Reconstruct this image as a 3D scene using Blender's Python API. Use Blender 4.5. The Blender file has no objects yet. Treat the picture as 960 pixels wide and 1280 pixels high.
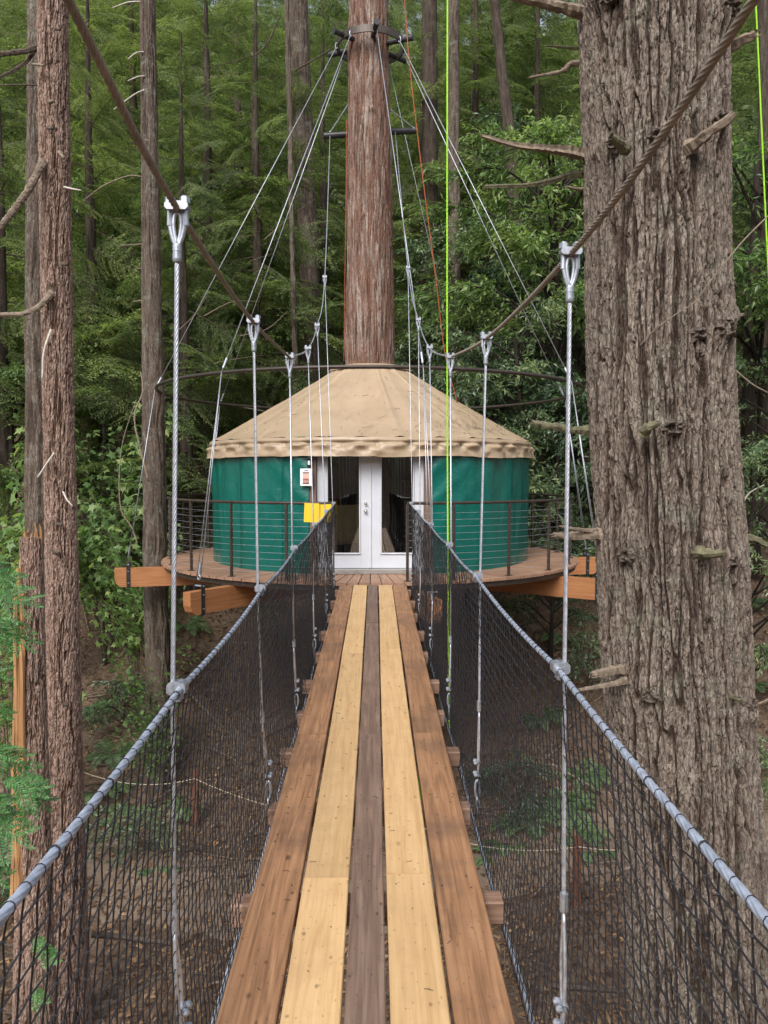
import bpy, math, random
import numpy as np
from mathutils import Vector, Matrix

random.seed(7)
RNG = np.random.default_rng(11)
S = bpy.context.scene
COL = S.collection
PI = math.pi
R = math.radians

# ------------------------------------------------------------------ camera, world, sun, exposure
EYE = np.array([0.0, 0.0, 1.65])
F_PX, PITCH, YAW = 1000.0, R(2.75), R(0.802)
cam_d = bpy.data.cameras.new('camera')
cam = bpy.data.objects.new('camera', cam_d)
COL.objects.link(cam)
cam_d.sensor_fit = 'HORIZONTAL'
cam_d.sensor_width = 36.0
cam_d.lens = 36.0 * F_PX / 960.0
cam_d.clip_start, cam_d.clip_end = 0.05, 1500.0
cam.location = EYE
cam.rotation_euler = (PI / 2 - PITCH, 0, -YAW)
S.camera = cam

SUN_EL, SUN_AZ = R(44), R(200)          # azimuth: clockwise from +Y, so behind the camera, a little left
world = bpy.data.worlds.new('World')
S.world = world
world.use_nodes = True
wnt = world.node_tree
bg = wnt.nodes['Background']
sky = wnt.nodes.new('ShaderNodeTexSky')
sky.sky_type = 'NISHITA'
sky.sun_disc = False
sky.sun_elevation = SUN_EL
sky.sun_rotation = SUN_AZ
sky.air_density, sky.dust_density, sky.ozone_density = 1.0, 4.0, 1.0
hsv = wnt.nodes.new('ShaderNodeHueSaturation')
hsv.inputs['Saturation'].default_value = 0.45
wnt.links.new(sky.outputs[0], hsv.inputs['Color'])
wnt.links.new(hsv.outputs[0], bg.inputs['Color'])
bg.inputs['Strength'].default_value = 0.15

sun_d = bpy.data.lights.new('sun', 'SUN')
sun_d.energy, sun_d.angle, sun_d.color = 1.5, R(28), (1.0, 0.98, 0.94)
sun = bpy.data.objects.new('sun', sun_d)
COL.objects.link(sun)
sdir = Vector((math.sin(SUN_AZ) * math.cos(SUN_EL), math.cos(SUN_AZ) * math.cos(SUN_EL), math.sin(SUN_EL)))
sun.rotation_euler = sdir.to_track_quat('Z', 'Y').to_euler()
S.view_settings.view_transform = 'Standard'
S.view_settings.look = 'None'
S.view_settings.exposure = 0.75
S.view_settings.gamma = 1.0
S.render.engine = 'CYCLES'
S.cycles.max_bounces = 6
S.cycles.diffuse_bounces = 3
S.cycles.glossy_bounces = 3
S.cycles.transmission_bounces = 3
S.cycles.transparent_max_bounces = 8
S.cycles.use_adaptive_sampling = True
S.cycles.sample_clamp_indirect = 6.0


def U(px, py, y):
    """the point at world depth y seen at photograph pixel (px, py): measures the place from the photograph"""
    dx, dz = (px - 480.0) / F_PX, (640.0 - py) / F_PX
    cy, sy = math.cos(PITCH), math.sin(PITCH)
    fy, fz = cy + dz * sy, -sy + dz * cy
    wx = dx * math.cos(YAW) + fy * math.sin(YAW)
    wy = -dx * math.sin(YAW) + fy * math.cos(YAW)
    t = y / wy
    return np.array([wx * t, y, EYE[2] + fz * t])


# ------------------------------------------------------------------ geometry helpers
class Geo:
    def __init__(self):
        self.V, self.T, self.Q, self.n = [], [], [], 0
        self.attr = []

    def add(self, V, T=None, Q=None, attr=None):
        V = np.asarray(V, float).reshape(-1, 3)
        if T is not None and len(T):
            self.T.append(np.asarray(T, int).reshape(-1, 3) + self.n)
        if Q is not None and len(Q):
            self.Q.append(np.asarray(Q, int).reshape(-1, 4) + self.n)
        self.V.append(V)
        self.attr.append(np.zeros(len(V)) if attr is None else attr)
        self.n += len(V)
        return self

    def join(self, g, M=None):
        V, T, Q = g.arrays()
        if M is not None:
            M = np.array(M)
            V = V @ M[:3, :3].T + M[:3, 3]
        return self.add(V, T, Q)

    def arrays(self):
        V = np.vstack(self.V) if self.V else np.zeros((0, 3))
        T = np.vstack(self.T) if self.T else np.zeros((0, 3), int)
        Q = np.vstack(self.Q) if self.Q else np.zeros((0, 4), int)
        return V, T, Q

    def tris(self):
        return sum(len(t) for t in self.T) + 2 * sum(len(q) for q in self.Q)

    def mesh(self, name, mat, smooth=False, attr=None):
        V, T, Q = self.arrays()
        me = bpy.data.meshes.new(name)
        nl = T.size + Q.size
        me.vertices.add(len(V))
        me.vertices.foreach_set('co', V.astype(np.float32).ravel())
        me.loops.add(nl)
        me.loops.foreach_set('vertex_index', np.concatenate([T.ravel(), Q.ravel()]).astype(np.int32))
        me.polygons.add(len(T) + len(Q))
        st = np.concatenate([np.arange(len(T)) * 3, T.size + np.arange(len(Q)) * 4]).astype(np.int32)
        me.polygons.foreach_set('loop_start', st)
        me.polygons.foreach_set('use_smooth', np.full(len(T) + len(Q), bool(smooth)))
        if attr:
            a = me.attributes.new(attr, 'FLOAT', 'POINT')
            a.data.foreach_set('value', np.concatenate(self.attr).astype(np.float32))
        if mat:
            me.materials.append(mat)
        me.update(calc_edges=True)
        return me


def obj(name, g, mat, parent=None, loc=None, smooth=False, attr=None, rot=None):
    me = g if isinstance(g, bpy.types.Mesh) else g.mesh(name, mat, smooth, attr)
    o = bpy.data.objects.new(name, me)
    COL.objects.link(o)
    if parent is not None:
        o.parent = parent
    if loc is not None:
        o.location = loc
    if rot is not None:
        o.rotation_euler = rot
    return o


def tag(o, label=None, cat=None, group=None, kind=None):
    if label: o['label'] = label
    if cat: o['category'] = cat
    if group: o['group'] = group
    if kind: o['kind'] = kind
    return o


def thing(name, label, cat, loc=(0, 0, 0), rotz=0.0, group=None):
    o = bpy.data.objects.new(name, None)
    COL.objects.link(o)
    o.location = loc
    o.rotation_euler = (0, 0, rotz)
    return tag(o, label, cat, group)


def part(name, g, mat, parent, **k):
    return obj(name, g, mat, parent, **k)


def copy_tree(o, parent=None):
    c = o.copy()
    COL.objects.link(c)
    c.parent = parent
    for ch in o.children:
        copy_tree(ch, c)
    return c


def box(c, s, ch=0.0, axis=1):
    """box of size s; ch chamfers the four edges that run along axis"""
    g = Geo()
    s = np.array(s, float) / 2
    a = axis
    b, d = [(1, 2), (0, 2), (0, 1)][a]
    if ch <= 0:
        prof = [(-s[b], -s[d]), (s[b], -s[d]), (s[b], s[d]), (-s[b], s[d])]
    else:
        B, D = s[b], s[d]
        prof = [(-B + ch, -D), (B - ch, -D), (B, -D + ch), (B, D - ch), (B - ch, D), (-B + ch, D), (-B, D - ch), (-B, -D + ch)]
    n = len(prof)
    V = []
    for e in (-1, 1):
        for p in prof:
            v = [0, 0, 0]
            v[a] = e * s[a]; v[b] = p[0]; v[d] = p[1]
            V.append(v)
    V = np.array(V) + np.array(c, float)
    Q = [(i, (i + 1) % n, n + (i + 1) % n, n + i) for i in range(n)]
    T = [(0, i + 1, i) for i in range(1, n - 1)] + [(n, n + i, n + i + 1) for i in range(1, n - 1)]
    if a == 1:
        Q = [q[::-1] for q in Q]; T = [t[::-1] for t in T]
    return g.add(V, T, Q)


def frames(P):
    P = np.asarray(P, float)
    t = np.gradient(P, axis=0)
    t /= np.linalg.norm(t, axis=1)[:, None] + 1e-12
    up = np.array([0, 0, 1.0]) if abs(t[0][2]) < 0.9 else np.array([0, 1.0, 0])
    a = np.cross(t[0], up); a /= np.linalg.norm(a)
    A = [a]
    for i in range(1, len(P)):
        a = A[-1] - t[i] * np.dot(A[-1], t[i])
        a /= np.linalg.norm(a) + 1e-12
        A.append(a)
    A = np.array(A)
    return t, A, np.cross(t, A)


def tube(P, r, n=6, cap=True, g=None, closed=False, jit=0.0, lobes=0, pitch=0.1, depth=0.2):
    g = g or Geo()
    P = np.asarray(P, float)
    m = len(P)
    t, A, B = frames(P)
    if closed:
        t = np.roll(P, -1, 0) - np.roll(P, 1, 0)
        t /= np.linalg.norm(t, axis=1)[:, None]
        nrm = np.cross(P[1] - P[0], P[2] - P[1]); nrm /= np.linalg.norm(nrm)
        A = np.tile(nrm, (m, 1)); B = np.cross(t, A)
    r = np.broadcast_to(np.asarray(r, float), (m,))
    th = np.linspace(0, 2 * PI, n, endpoint=False)
    rr = np.repeat(r[:, None], n, 1)
    if lobes:
        s = np.concatenate([[0], np.cumsum(np.linalg.norm(np.diff(P, axis=0), axis=1))])
        tw = 2 * PI * s[:, None] / pitch
        rr = rr * (1 - depth + depth * np.abs(np.cos(lobes * th[None, :] / 2)) ** 0.7)
        a_ = th[None, :] + tw
    else:
        a_ = np.repeat(th[None, :], m, 0)
    if jit:
        rr = rr * (1 + jit * RNG.normal(size=rr.shape))
    V = P[:, None, :] + rr[:, :, None] * (np.cos(a_)[:, :, None] * A[:, None, :] + np.sin(a_)[:, :, None] * B[:, None, :])
    i = np.arange(m if closed else m - 1)[:, None] * n
    j = np.arange(n)[None, :]
    j2 = (j + 1) % n
    i2 = (i + n) % (m * n)
    Q = np.stack([i + j, i + j2, i2 + j2, i2 + j], -1).reshape(-1, 4)
    V = V.reshape(-1, 3)
    T = []
    if cap and not closed:
        V = np.vstack([V, P[0], P[-1]])
        c0, c1 = m * n, m * n + 1
        T = [(c0, (k + 1) % n, k) for k in range(n)] + [(c1, (m - 1) * n + k, (m - 1) * n + (k + 1) % n) for k in range(n)]
    return g.add(V, T, Q)


def seg(a, b, r, n=8, g=None):
    return tube(np.array([a, b], float), r, n, g=g)


def resample(P, step):
    P = np.asarray(P, float)
    s = np.concatenate([[0], np.cumsum(np.linalg.norm(np.diff(P, axis=0), axis=1))])
    k = max(2, int(s[-1] / step) + 1)
    q = np.linspace(0, s[-1], k)
    return np.stack([np.interp(q, s, P[:, i]) for i in range(3)], 1)


def spline(P, k=8):
    """Catmull-Rom through the points"""
    P = np.asarray(P, float)
    Q = np.vstack([2 * P[0] - P[1], P, 2 * P[-1] - P[-2]])
    out = []
    for i in range(1, len(Q) - 2):
        for u in np.linspace(0, 1, k, endpoint=False):
            a, b, c, d = Q[i - 1], Q[i], Q[i + 1], Q[i + 2]
            out.append(0.5 * ((2 * b) + (c - a) * u + (2 * a - 5 * b + 4 * c - d) * u * u + (3 * b - a - 3 * c + d) * u ** 3))
    out.append(P[-1])
    return np.array(out)


def lathe(prof, n=24, center=(0, 0, 0), axis='z'):
    g = Geo()
    th = np.linspace(0, 2 * PI, n, endpoint=False)
    V = np.array([[r * math.cos(a), r * math.sin(a), z] for r, z in prof for a in th])
    m = len(prof)
    i = np.arange(m - 1)[:, None] * n
    j = np.arange(n)[None, :]
    j2 = (j + 1) % n
    Q = np.stack([i + j, i + j2, i + n + j2, i + n + j], -1).reshape(-1, 4)
    if axis == 'y': V = V[:, [0, 2, 1]] * np.array([1, -1, 1])
    if axis == 'x': V = V[:, [2, 1, 0]] * np.array([1, 1, -1])
    return g.add(V + np.array(center), None, Q)


def ball(c, r, n=8, m=5):
    prof = [(max(1e-4, r * math.sin(a)), -r * math.cos(a)) for a in np.linspace(0, PI, m + 1)]
    return lathe(prof, n, c)


# ------------------------------------------------------------------ numpy noise
def hsh(ix, iy, seed):
    h = (ix.astype(np.int64) * 374761393 + iy.astype(np.int64) * 668265263 + seed * 1442695041) & 0xFFFFFFFF
    h = ((h ^ (h >> 13)) * 1274126177) & 0xFFFFFFFF
    h = ((h ^ (h >> 16)) * 2246822519) & 0xFFFFFFFF
    return ((h ^ (h >> 15)) & 0xFFFFFF) / float(0x1000000)


def vnoise(u, v, seed=0, pu=None):
    iu, iv = np.floor(u).astype(np.int64), np.floor(v).astype(np.int64)
    fu, fv = u - iu, v - iv
    fu = fu * fu * (3 - 2 * fu); fv = fv * fv * (3 - 2 * fv)
    w = (lambda a: a % pu) if pu else (lambda a: a)
    a = hsh(w(iu), iv, seed); b = hsh(w(iu + 1), iv, seed)
    c = hsh(w(iu), iv + 1, seed); d = hsh(w(iu + 1), iv + 1, seed)
    return (a * (1 - fu) + b * fu) * (1 - fv) + (c * (1 - fu) + d * fu) * fv


def fbm(u, v, seed=0, pu=None, oc=4):
    s, a, t = 0, 0.5, 0
    for k in range(oc):
        s = s + a * vnoise(u * 2 ** k, v * 2 ** k, seed + k * 17, pu * 2 ** k if pu else None)
        t += a
        a *= 0.5
    return s / t


def worley(u, v, seed, pu):
    iu, iv = np.floor(u).astype(np.int64), np.floor(v).astype(np.int64)
    f1 = np.full(u.shape, 9.0); f2 = np.full(u.shape, 9.0); idv = np.zeros(u.shape)
    for du in (-1, 0, 1):
        for dv in (-1, 0, 1):
            cu, cv = iu + du, iv + dv
            px = cu + hsh(cu % pu, cv, seed); py = cv + hsh(cu % pu, cv, seed + 5)
            d = np.hypot(px - u, py - v)
            near = d < f1
            f2 = np.where(near, f1, np.minimum(f2, d))
            idv = np.where(near, hsh(cu % pu, cv, seed + 9), idv)
            f1 = np.where(near, d, f1)
    return f1, f2, idv


def sstep(a, b, x):
    t = np.clip((x - a) / (b - a), 0, 1)
    return t * t * (3 - 2 * t)


# ------------------------------------------------------------------ shader helpers
def newmat(name):
    m = bpy.data.materials.new(name)
    m.use_nodes = True
    nt = m.node_tree
    return m, nt, nt.nodes['Principled BSDF']


def nd(nt, typ, props=None, ins=None):
    n = nt.nodes.new('ShaderNode' + typ)
    for k, v in (props or {}).items():
        setattr(n, k, v)
    for k, v in (ins or {}).items():
        if hasattr(v, 'is_linked'):
            nt.links.new(v, n.inputs[k])
        else:
            n.inputs[k].default_value = v
    return n


def rgba(c):
    return (c[0], c[1], c[2], 1.0)


def ramp(nt, fac, stops):
    n = nt.nodes.new('ShaderNodeValToRGB')
    e = n.color_ramp.elements
    while len(e) < len(stops):
        e.new(0.5)
    for q, (p, c) in zip(e, stops):
        q.position = p
        q.color = rgba(c) if hasattr(c, '__len__') else (c, c, c, 1)
    nt.links.new(fac, n.inputs[0])
    return n.outputs[0]


def mix(nt, fac, a, b, blend='MIX'):
    n = nt.nodes.new('ShaderNodeMix')
    n.data_type = 'RGBA'
    n.blend_type = blend
    for sock, v in ((n.inputs[0], fac), (n.inputs[6], a), (n.inputs[7], b)):
        if hasattr(v, 'is_linked'): nt.links.new(v, sock)
        elif hasattr(v, '__len__'): sock.default_value = rgba(v)
        else: sock.default_value = v
    return n.outputs[2]


def mth(nt, op, a, b=None):
    n = nt.nodes.new('ShaderNodeMath')
    n.operation = op
    for i, v in enumerate((a, b)):
        if v is None: continue
        if hasattr(v, 'is_linked'): nt.links.new(v, n.inputs[i])
        else: n.inputs[i].default_value = v
    return n.outputs[0]


def coords(nt, scale=(1, 1, 1), out='Object', rnd=False):
    tc = nd(nt, 'TexCoord')
    v = tc.outputs[out]
    if rnd:
        oi = nd(nt, 'ObjectInfo')
        cb = nd(nt, 'CombineXYZ', ins={0: mth(nt, 'MULTIPLY', oi.outputs['Random'], 37.0), 1: mth(nt, 'MULTIPLY', oi.outputs['Random'], 91.0), 2: mth(nt, 'MULTIPLY', oi.outputs['Random'], 13.0)})
        ad = nd(nt, 'VectorMath', {'operation': 'ADD'}, {0: v, 1: cb.outputs[0]})
        v = ad.outputs[0]
    return nd(nt, 'Mapping', ins={'Vector': v, 'Scale': scale}).outputs[0]


def noise(nt, vec, scale, detail=4, rough=0.55, dist=0.0):
    return nd(nt, 'TexNoise', ins={'Vector': vec, 'Scale': scale, 'Detail': detail, 'Roughness': rough, 'Distortion': dist}).outputs[0]


def bump(nt, b, h, strength=0.3, dist=0.01):
    n = nd(nt, 'Bump', ins={'Height': h, 'Strength': strength, 'Distance': dist})
    nt.links.new(n.outputs[0], b.inputs['Normal'])


def setb(nt, b, **k):
    names = {'col': 'Base Color', 'rough': 'Roughness', 'metal': 'Metallic', 'spec': 'Specular IOR Level'}
    for q, v in k.items():
        s = b.inputs[names[q]]
        if hasattr(v, 'is_linked'): nt.links.new(v, s)
        elif hasattr(v, '__len__'): s.default_value = rgba(v)
        else: s.default_value = v


def m_wood(name, c0, c1, c2, knots=0.5, stain=0.3, along=1, rough=0.65, gs=1.0, stain_c=(0.05, 0.03, 0.02), ring=0.06, speck=0.0):
    m, nt, b = newmat(name)
    sc = [60.0 * gs] * 3
    sc[along] = 2.2 * gs
    v = coords(nt, sc, rnd=True)
    g = noise(nt, v, 1.0, 6, 0.6, 0.5)
    sc2 = [5.0 * gs] * 3; sc2[along] = 0.35 * gs
    v2 = coords(nt, sc2, rnd=True)
    w = noise(nt, v2, 1.0, 2, 0.5, 0.8)
    rings = mth(nt, 'SINE', mth(nt, 'MULTIPLY', w, 60.0))
    f = mth(nt, 'ADD', mth(nt, 'MULTIPLY', g, 0.8), mth(nt, 'MULTIPLY', rings, ring))
    col = ramp(nt, f, [(0.22, c0), (0.42, c1), (0.62, c2)])
    sk = [11.0] * 3; sk[along] = 5.0
    vk = coords(nt, sk, rnd=True)
    vor = nd(nt, 'TexVoronoi', ins={'Vector': vk, 'Scale': 1.0})
    near = ramp(nt, vor.outputs['Distance'], [(0.05, 1.0), (0.16, 0.0)])
    pick = mth(nt, 'GREATER_THAN', nd(nt, 'SeparateColor', ins={0: vor.outputs['Color']}).outputs[0], 1.0 - 0.3 * knots)
    col = mix(nt, mth(nt, 'MULTIPLY', near, mth(nt, 'MULTIPLY', pick, 0.8)), col, tuple(x * 0.28 for x in c0))
    big = noise(nt, coords(nt, (1, 1, 1), rnd=True), 2.6, 4, 0.6)
    col = mix(nt, mth(nt, 'MULTIPLY', ramp(nt, big, [(0.5, 0.0), (0.72, 1.0)]), stain), col, stain_c)
    dirt = noise(nt, coords(nt, (1, 1, 1), rnd=True), 55, 3, 0.6)
    col = mix(nt, ramp(nt, dirt, [(0.66, 0.0), (0.76, 0.55)]), col, tuple(x * 0.3 for x in c0))
    if speck:                                   # nail dents, worm holes and grit pressed into the boards
        for ssc, rad_, pk, dk in ((24.0, 0.20, 0.72, 0.75), (9.0, 0.12, 0.80, 0.8), (48.0, 0.22, 0.6, 0.45)):
            sv = [ssc] * 3; sv[along] = ssc * 0.6
            vs_ = nd(nt, 'TexVoronoi', ins={'Vector': coords(nt, sv, rnd=True), 'Scale': 1.0})
            dot = ramp(nt, vs_.outputs['Distance'], [(rad_ * 0.5, 1.0), (rad_, 0.0)])
            pk_ = mth(nt, 'GREATER_THAN', nd(nt, 'SeparateColor', ins={0: vs_.outputs['Color']}).outputs[1], pk)
            col = mix(nt, mth(nt, 'MULTIPLY', mth(nt, 'MULTIPLY', dot, pk_), dk * speck), col, tuple(x * 0.22 for x in c0))
        bl_ = noise(nt, coords(nt, (1, 1, 1), rnd=True), 7.0, 5, 0.65)
        col = mix(nt, mth(nt, 'MULTIPLY', ramp(nt, bl_, [(0.5, 0.0), (0.68, 1.0)]), 0.35), col, tuple(x * 0.75 for x in c1))
    oi = nd(nt, 'ObjectInfo')
    hs = nd(nt, 'HueSaturation', ins={'Color': col, 'Value': mth(nt, 'ADD', mth(nt, 'MULTIPLY', oi.outputs['Random'], 0.26), 0.87)})
    setb(nt, b, col=hs.outputs[0], rough=rough)
    bump(nt, b, mth(nt, 'ADD', g, mth(nt, 'MULTIPLY', near, -0.3)), 0.35, 0.004)
    return m


def m_plain(name, c, rough=0.5, metal=0.0, var=0.15, sc=20, bmp=0.0, bsc=200, spec=0.5):
    m, nt, b = newmat(name)
    v = coords(nt)
    n = noise(nt, v, sc, 5, 0.6)
    col = ramp(nt, n, [(0.3, tuple(x * (1 - var) for x in c)), (0.7, tuple(min(1, x * (1 + var)) for x in c))])
    setb(nt, b, col=col, metal=metal, spec=spec, rough=ramp(nt, n, [(0.3, rough * 0.85), (0.7, min(1, rough * 1.2))]))
    if bmp:
        bump(nt, b, noise(nt, v, bsc, 3), bmp, 0.003)
    return m


def m_bark(name, deep, mid, top, lichen=(0.3, 0.33, 0.25), lich=0.3, moss=0.0, fib=0.1, fs=90, streak=None, vsc=42.0):
    m, nt, b = newmat(name)
    at = nd(nt, 'Attribute', {'attribute_name': 'ridge'})
    v = coords(nt, (1, 1, fib))
    fn = noise(nt, v, fs, 5, 0.65, 0.3)
    h = mth(nt, 'ADD', mth(nt, 'MULTIPLY', at.outputs['Fac'], 0.75), mth(nt, 'MULTIPLY', mth(nt, 'SUBTRACT', fn, 0.5), 0.9))
    col = ramp(nt, h, [(0.05, deep), (0.4, mid), (0.85, top)])
    if streak:
        st = noise(nt, coords(nt, (1, 1, 0.06)), 26, 4, 0.6, 0.6)
        st2 = noise(nt, coords(nt, (1, 1, 0.25)), 3.2, 3, 0.6)
        col = mix(nt, mth(nt, 'MULTIPLY', ramp(nt, st, [(0.47, 0.0), (0.6, 1.0)]), ramp(nt, st2, [(0.38, 0.1), (0.62, 0.95)])), col, streak)
    vo = coords(nt)
    ln = noise(nt, vo, 5.0, 6, 0.7, 0.4)
    col = mix(nt, mth(nt, 'MULTIPLY', ramp(nt, ln, [(0.52, 0.0), (0.68, 1.0)]), lich), col, lichen)
    if moss:
        tc = nd(nt, 'TexCoord')
        sx = nd(nt, 'SeparateXYZ', ins={0: tc.outputs['Object']})
        side = ramp(nt, mth(nt, 'ADD', mth(nt, 'MULTIPLY', sx.outputs[0], 0.9), mth(nt, 'MULTIPLY', noise(nt, vo, 3.0, 5), 0.9)), [(0.62, 0.0), (0.95, 1.0)])
        col = mix(nt, mth(nt, 'MULTIPLY', side, moss), col, (0.105, 0.115, 0.045))
    vv = nd(nt, 'TexVoronoi', {'feature': 'DISTANCE_TO_EDGE'}, {'Vector': nd(nt, 'VectorMath', {'operation': 'ADD'}, {0: coords(nt, (1, 1, 0.28)), 1: nd(nt, 'VectorMath', {'operation': 'SCALE'}, {0: nd(nt, 'TexNoise', ins={'Vector': vo, 'Scale': 14.0, 'Detail': 3.0}).outputs[1], 'Scale': 0.03}).outputs[0]}).outputs[0], 'Scale': vsc})
    flk = ramp(nt, vv.outputs['Distance'], [(0.0, 0.0), (0.16, 1.0)])
    col = mix(nt, mth(nt, 'MULTIPLY', mth(nt, 'SUBTRACT', 1.0, flk), 0.5), col, deep)
    tone = noise(nt, coords(nt, (1, 1, 0.35)), 2.2, 4, 0.6)
    hs = nd(nt, 'HueSaturation', ins={'Color': col, 'Value': mth(nt, 'ADD', 0.62, mth(nt, 'MULTIPLY', tone, 0.76))})
    setb(nt, b, col=hs.outputs[0], rough=0.9, spec=0.2)
    bump(nt, b, mth(nt, 'ADD', mth(nt, 'ADD', fn, mth(nt, 'MULTIPLY', flk, 0.5)), mth(nt, 'MULTIPLY', noise(nt, vo, 160, 3), 0.4)), 0.8, 0.014)
    return m


def m_leaf(name, cols, rough=0.45, trans=0.35, spec=0.5):
    m, nt, b = newmat(name)
    ge = nd(nt, 'NewGeometry')
    oi = nd(nt, 'ObjectInfo')
    n = noise(nt, coords(nt), 0.9, 3, 0.6)
    f = mth(nt, 'ADD', mth(nt, 'MULTIPLY', ge.outputs['Random Per Island'], 0.65), mth(nt, 'ADD', mth(nt, 'MULTIPLY', mth(nt, 'SUBTRACT', n, 0.5), 1.5), mth(nt, 'MULTIPLY', oi.outputs['Random'], 0.35)))
    k = len(cols)
    col = ramp(nt, f, [(0.08 + 0.8 * i / (k - 1), c) for i, c in enumerate(cols)])
    setb(nt, b, col=col, rough=rough, spec=spec)
    tr = nd(nt, 'BsdfTranslucent', ins={'Color': mix(nt, 1.0, col, (1.1, 1.2, 0.7), 'MULTIPLY')})
    mx = nd(nt, 'MixShader', ins={0: trans, 1: b.outputs[0], 2: tr.outputs[0]})
    nt.links.new(mx.outputs[0], nt.nodes['Material Output'].inputs['Surface'])
    return m


M = {}
M['pine'] = m_wood('pale_pine', (0.47, 0.285, 0.125), (0.58, 0.375, 0.18), (0.63, 0.43, 0.225), 0.3, 0.4, stain_c=(0.46, 0.28, 0.13), ring=0.03, speck=0.8)
M['redplank'] = m_wood('red_brown_plank', (0.165, 0.08, 0.037), (0.30, 0.155, 0.076), (0.40, 0.225, 0.118), 0.5, 0.7, stain_c=(0.10, 0.058, 0.040), ring=0.05, speck=0.8)
M['darkplank'] = m_wood('dark_plank', (0.10, 0.062, 0.043), (0.175, 0.112, 0.08), (0.25, 0.172, 0.126), 0.5, 0.5, stain_c=(0.08, 0.045, 0.032), ring=0.05, speck=0.9)
M['deckboard'] = m_wood('platform_board', (0.20, 0.105, 0.065), (0.31, 0.18, 0.115), (0.38, 0.24, 0.16), 0.3, 0.2)
M['glulam'] = m_wood('orange_beam', (0.29, 0.115, 0.04), (0.38, 0.16, 0.06), (0.44, 0.21, 0.085), 0.15, 0.1, along=0)
M['crossbeam'] = m_wood('crossbeam_wood', (0.13, 0.07, 0.045), (0.21, 0.125, 0.085), (0.28, 0.18, 0.13), 0.3, 0.4, along=0)
M['post'] = m_wood('fence_post_wood', (0.06, 0.024, 0.014), (0.11, 0.042, 0.023), (0.14, 0.06, 0.033), 0.2, 0.3, along=2)
M['galv'] = m_plain('galvanised_steel', (0.44, 0.46, 0.51), 0.45, 0.75, 0.22, 60)
M['galvfit'] = m_plain('galvanised_fitting', (0.36, 0.385, 0.43), 0.5, 0.8, 0.2, 90)
M['rustrope'] = m_plain('weathered_wire_rope', (0.235, 0.195, 0.158), 0.7, 0.15, 0.3, 30)
M['railrope'] = m_plain('blue_grey_rope', (0.33, 0.375, 0.46), 0.45, 0.35, 0.25, 40)
M['net'] = m_plain('black_netting', (0.012, 0.012, 0.016), 0.6, 0.0, 0.3, 30)
M['bronze'] = m_plain('dark_bronze_steel', (0.055, 0.042, 0.034), 0.42, 0.35, 0.3, 12)
M['blacksteel'] = m_plain('black_steel', (0.03, 0.03, 0.033), 0.45, 0.3, 0.3, 14)
M['white'] = m_plain('white_door_paint', (0.54, 0.56, 0.61), 0.35, 0.0, 0.03, 6)
M['jamb'] = m_plain('brown_trim', (0.15, 0.095, 0.07), 0.6, 0.0, 0.15, 12)
M['sill'] = m_plain('aluminium_sill', (0.34, 0.33, 0.31), 0.45, 0.5, 0.15, 12)
M['chrome'] = m_plain('satin_nickel', (0.6, 0.58, 0.54), 0.25, 0.9, 0.1, 12)
M['yellow'] = m_plain('yellow_sheet', (0.68, 0.46, 0.015), 0.45, 0.0, 0.06, 8)
M['lime'] = m_plain('lime_rope', (0.30, 0.64, 0.015), 0.6, 0.0, 0.2, 120)
M['orange'] = m_plain('orange_rope', (0.36, 0.09, 0.03), 0.7, 0.0, 0.2, 80)
M['tanrope'] = m_plain('tan_rope', (0.42, 0.36, 0.26), 0.8, 0.0, 0.2, 80)
M['deadwood'] = m_plain('dead_wood', (0.185, 0.142, 0.105), 0.85, 0.0, 0.45, 25, 0.4, 90)
M['darktwig'] = m_plain('dark_twig', (0.075, 0.055, 0.042), 0.9, 0.0, 0.4, 20)
M['paletwig'] = m_plain('pale_twig', (0.45, 0.41, 0.36), 0.85, 0.0, 0.2, 20)
M['mossbranch'] = m_plain('mossy_branch', (0.115, 0.105, 0.062), 0.9, 0.0, 0.5, 25, 0.4, 90)
M['rawwood'] = m_wood('raw_splintered_wood', (0.19, 0.09, 0.036), (0.32, 0.17, 0.07), (0.40, 0.24, 0.115), 0.1, 0.5, along=2)
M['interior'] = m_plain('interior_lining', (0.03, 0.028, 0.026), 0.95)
M['chairwood'] = m_plain('chair_wood', (0.4, 0.26, 0.14), 0.6)
M['paper'] = m_plain('white_paper', (0.8, 0.8, 0.83), 0.6, 0, 0.03)
M['ink'] = m_plain('dark_ink', (0.05, 0.05, 0.06), 0.7)

M['bark_fir'] = m_bark('fir_bark', (0.032, 0.02, 0.014), (0.145, 0.111, 0.09), (0.305, 0.257, 0.218), (0.28, 0.285, 0.225), 0.42, 0.75, 0.25, 120)
M['knot'] = m_plain('gnarled_knot', (0.085, 0.065, 0.052), 0.95, 0.0, 0.6, 40, 0.8, 120)
M['bark_redwood'] = m_bark('redwood_bark', (0.045, 0.023, 0.016), (0.17, 0.09, 0.062), (0.265, 0.165, 0.12), lich=0.0, fib=0.045, fs=70, streak=(0.40, 0.35, 0.31))
M['bark_brown'] = m_bark('brown_flaky_bark', (0.06, 0.035, 0.025), (0.25, 0.163, 0.126), (0.42, 0.31, 0.255), (0.34, 0.32, 0.27), 0.15, 0.0, 0.12, 120)
M['bark_grey'] = m_bark('grey_bark', (0.03, 0.022, 0.017), (0.115, 0.086, 0.068), (0.21, 0.172, 0.142), (0.27, 0.29, 0.235), 0.5, 0.0, 0.12, 90)
M['bark_dark'] = m_bark('dark_forest_bark', (0.028, 0.021, 0.017), (0.075, 0.056, 0.045), (0.12, 0.095, 0.078), (0.13, 0.15, 0.1), 0.3, 0.0, 0.1, 50)

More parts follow.
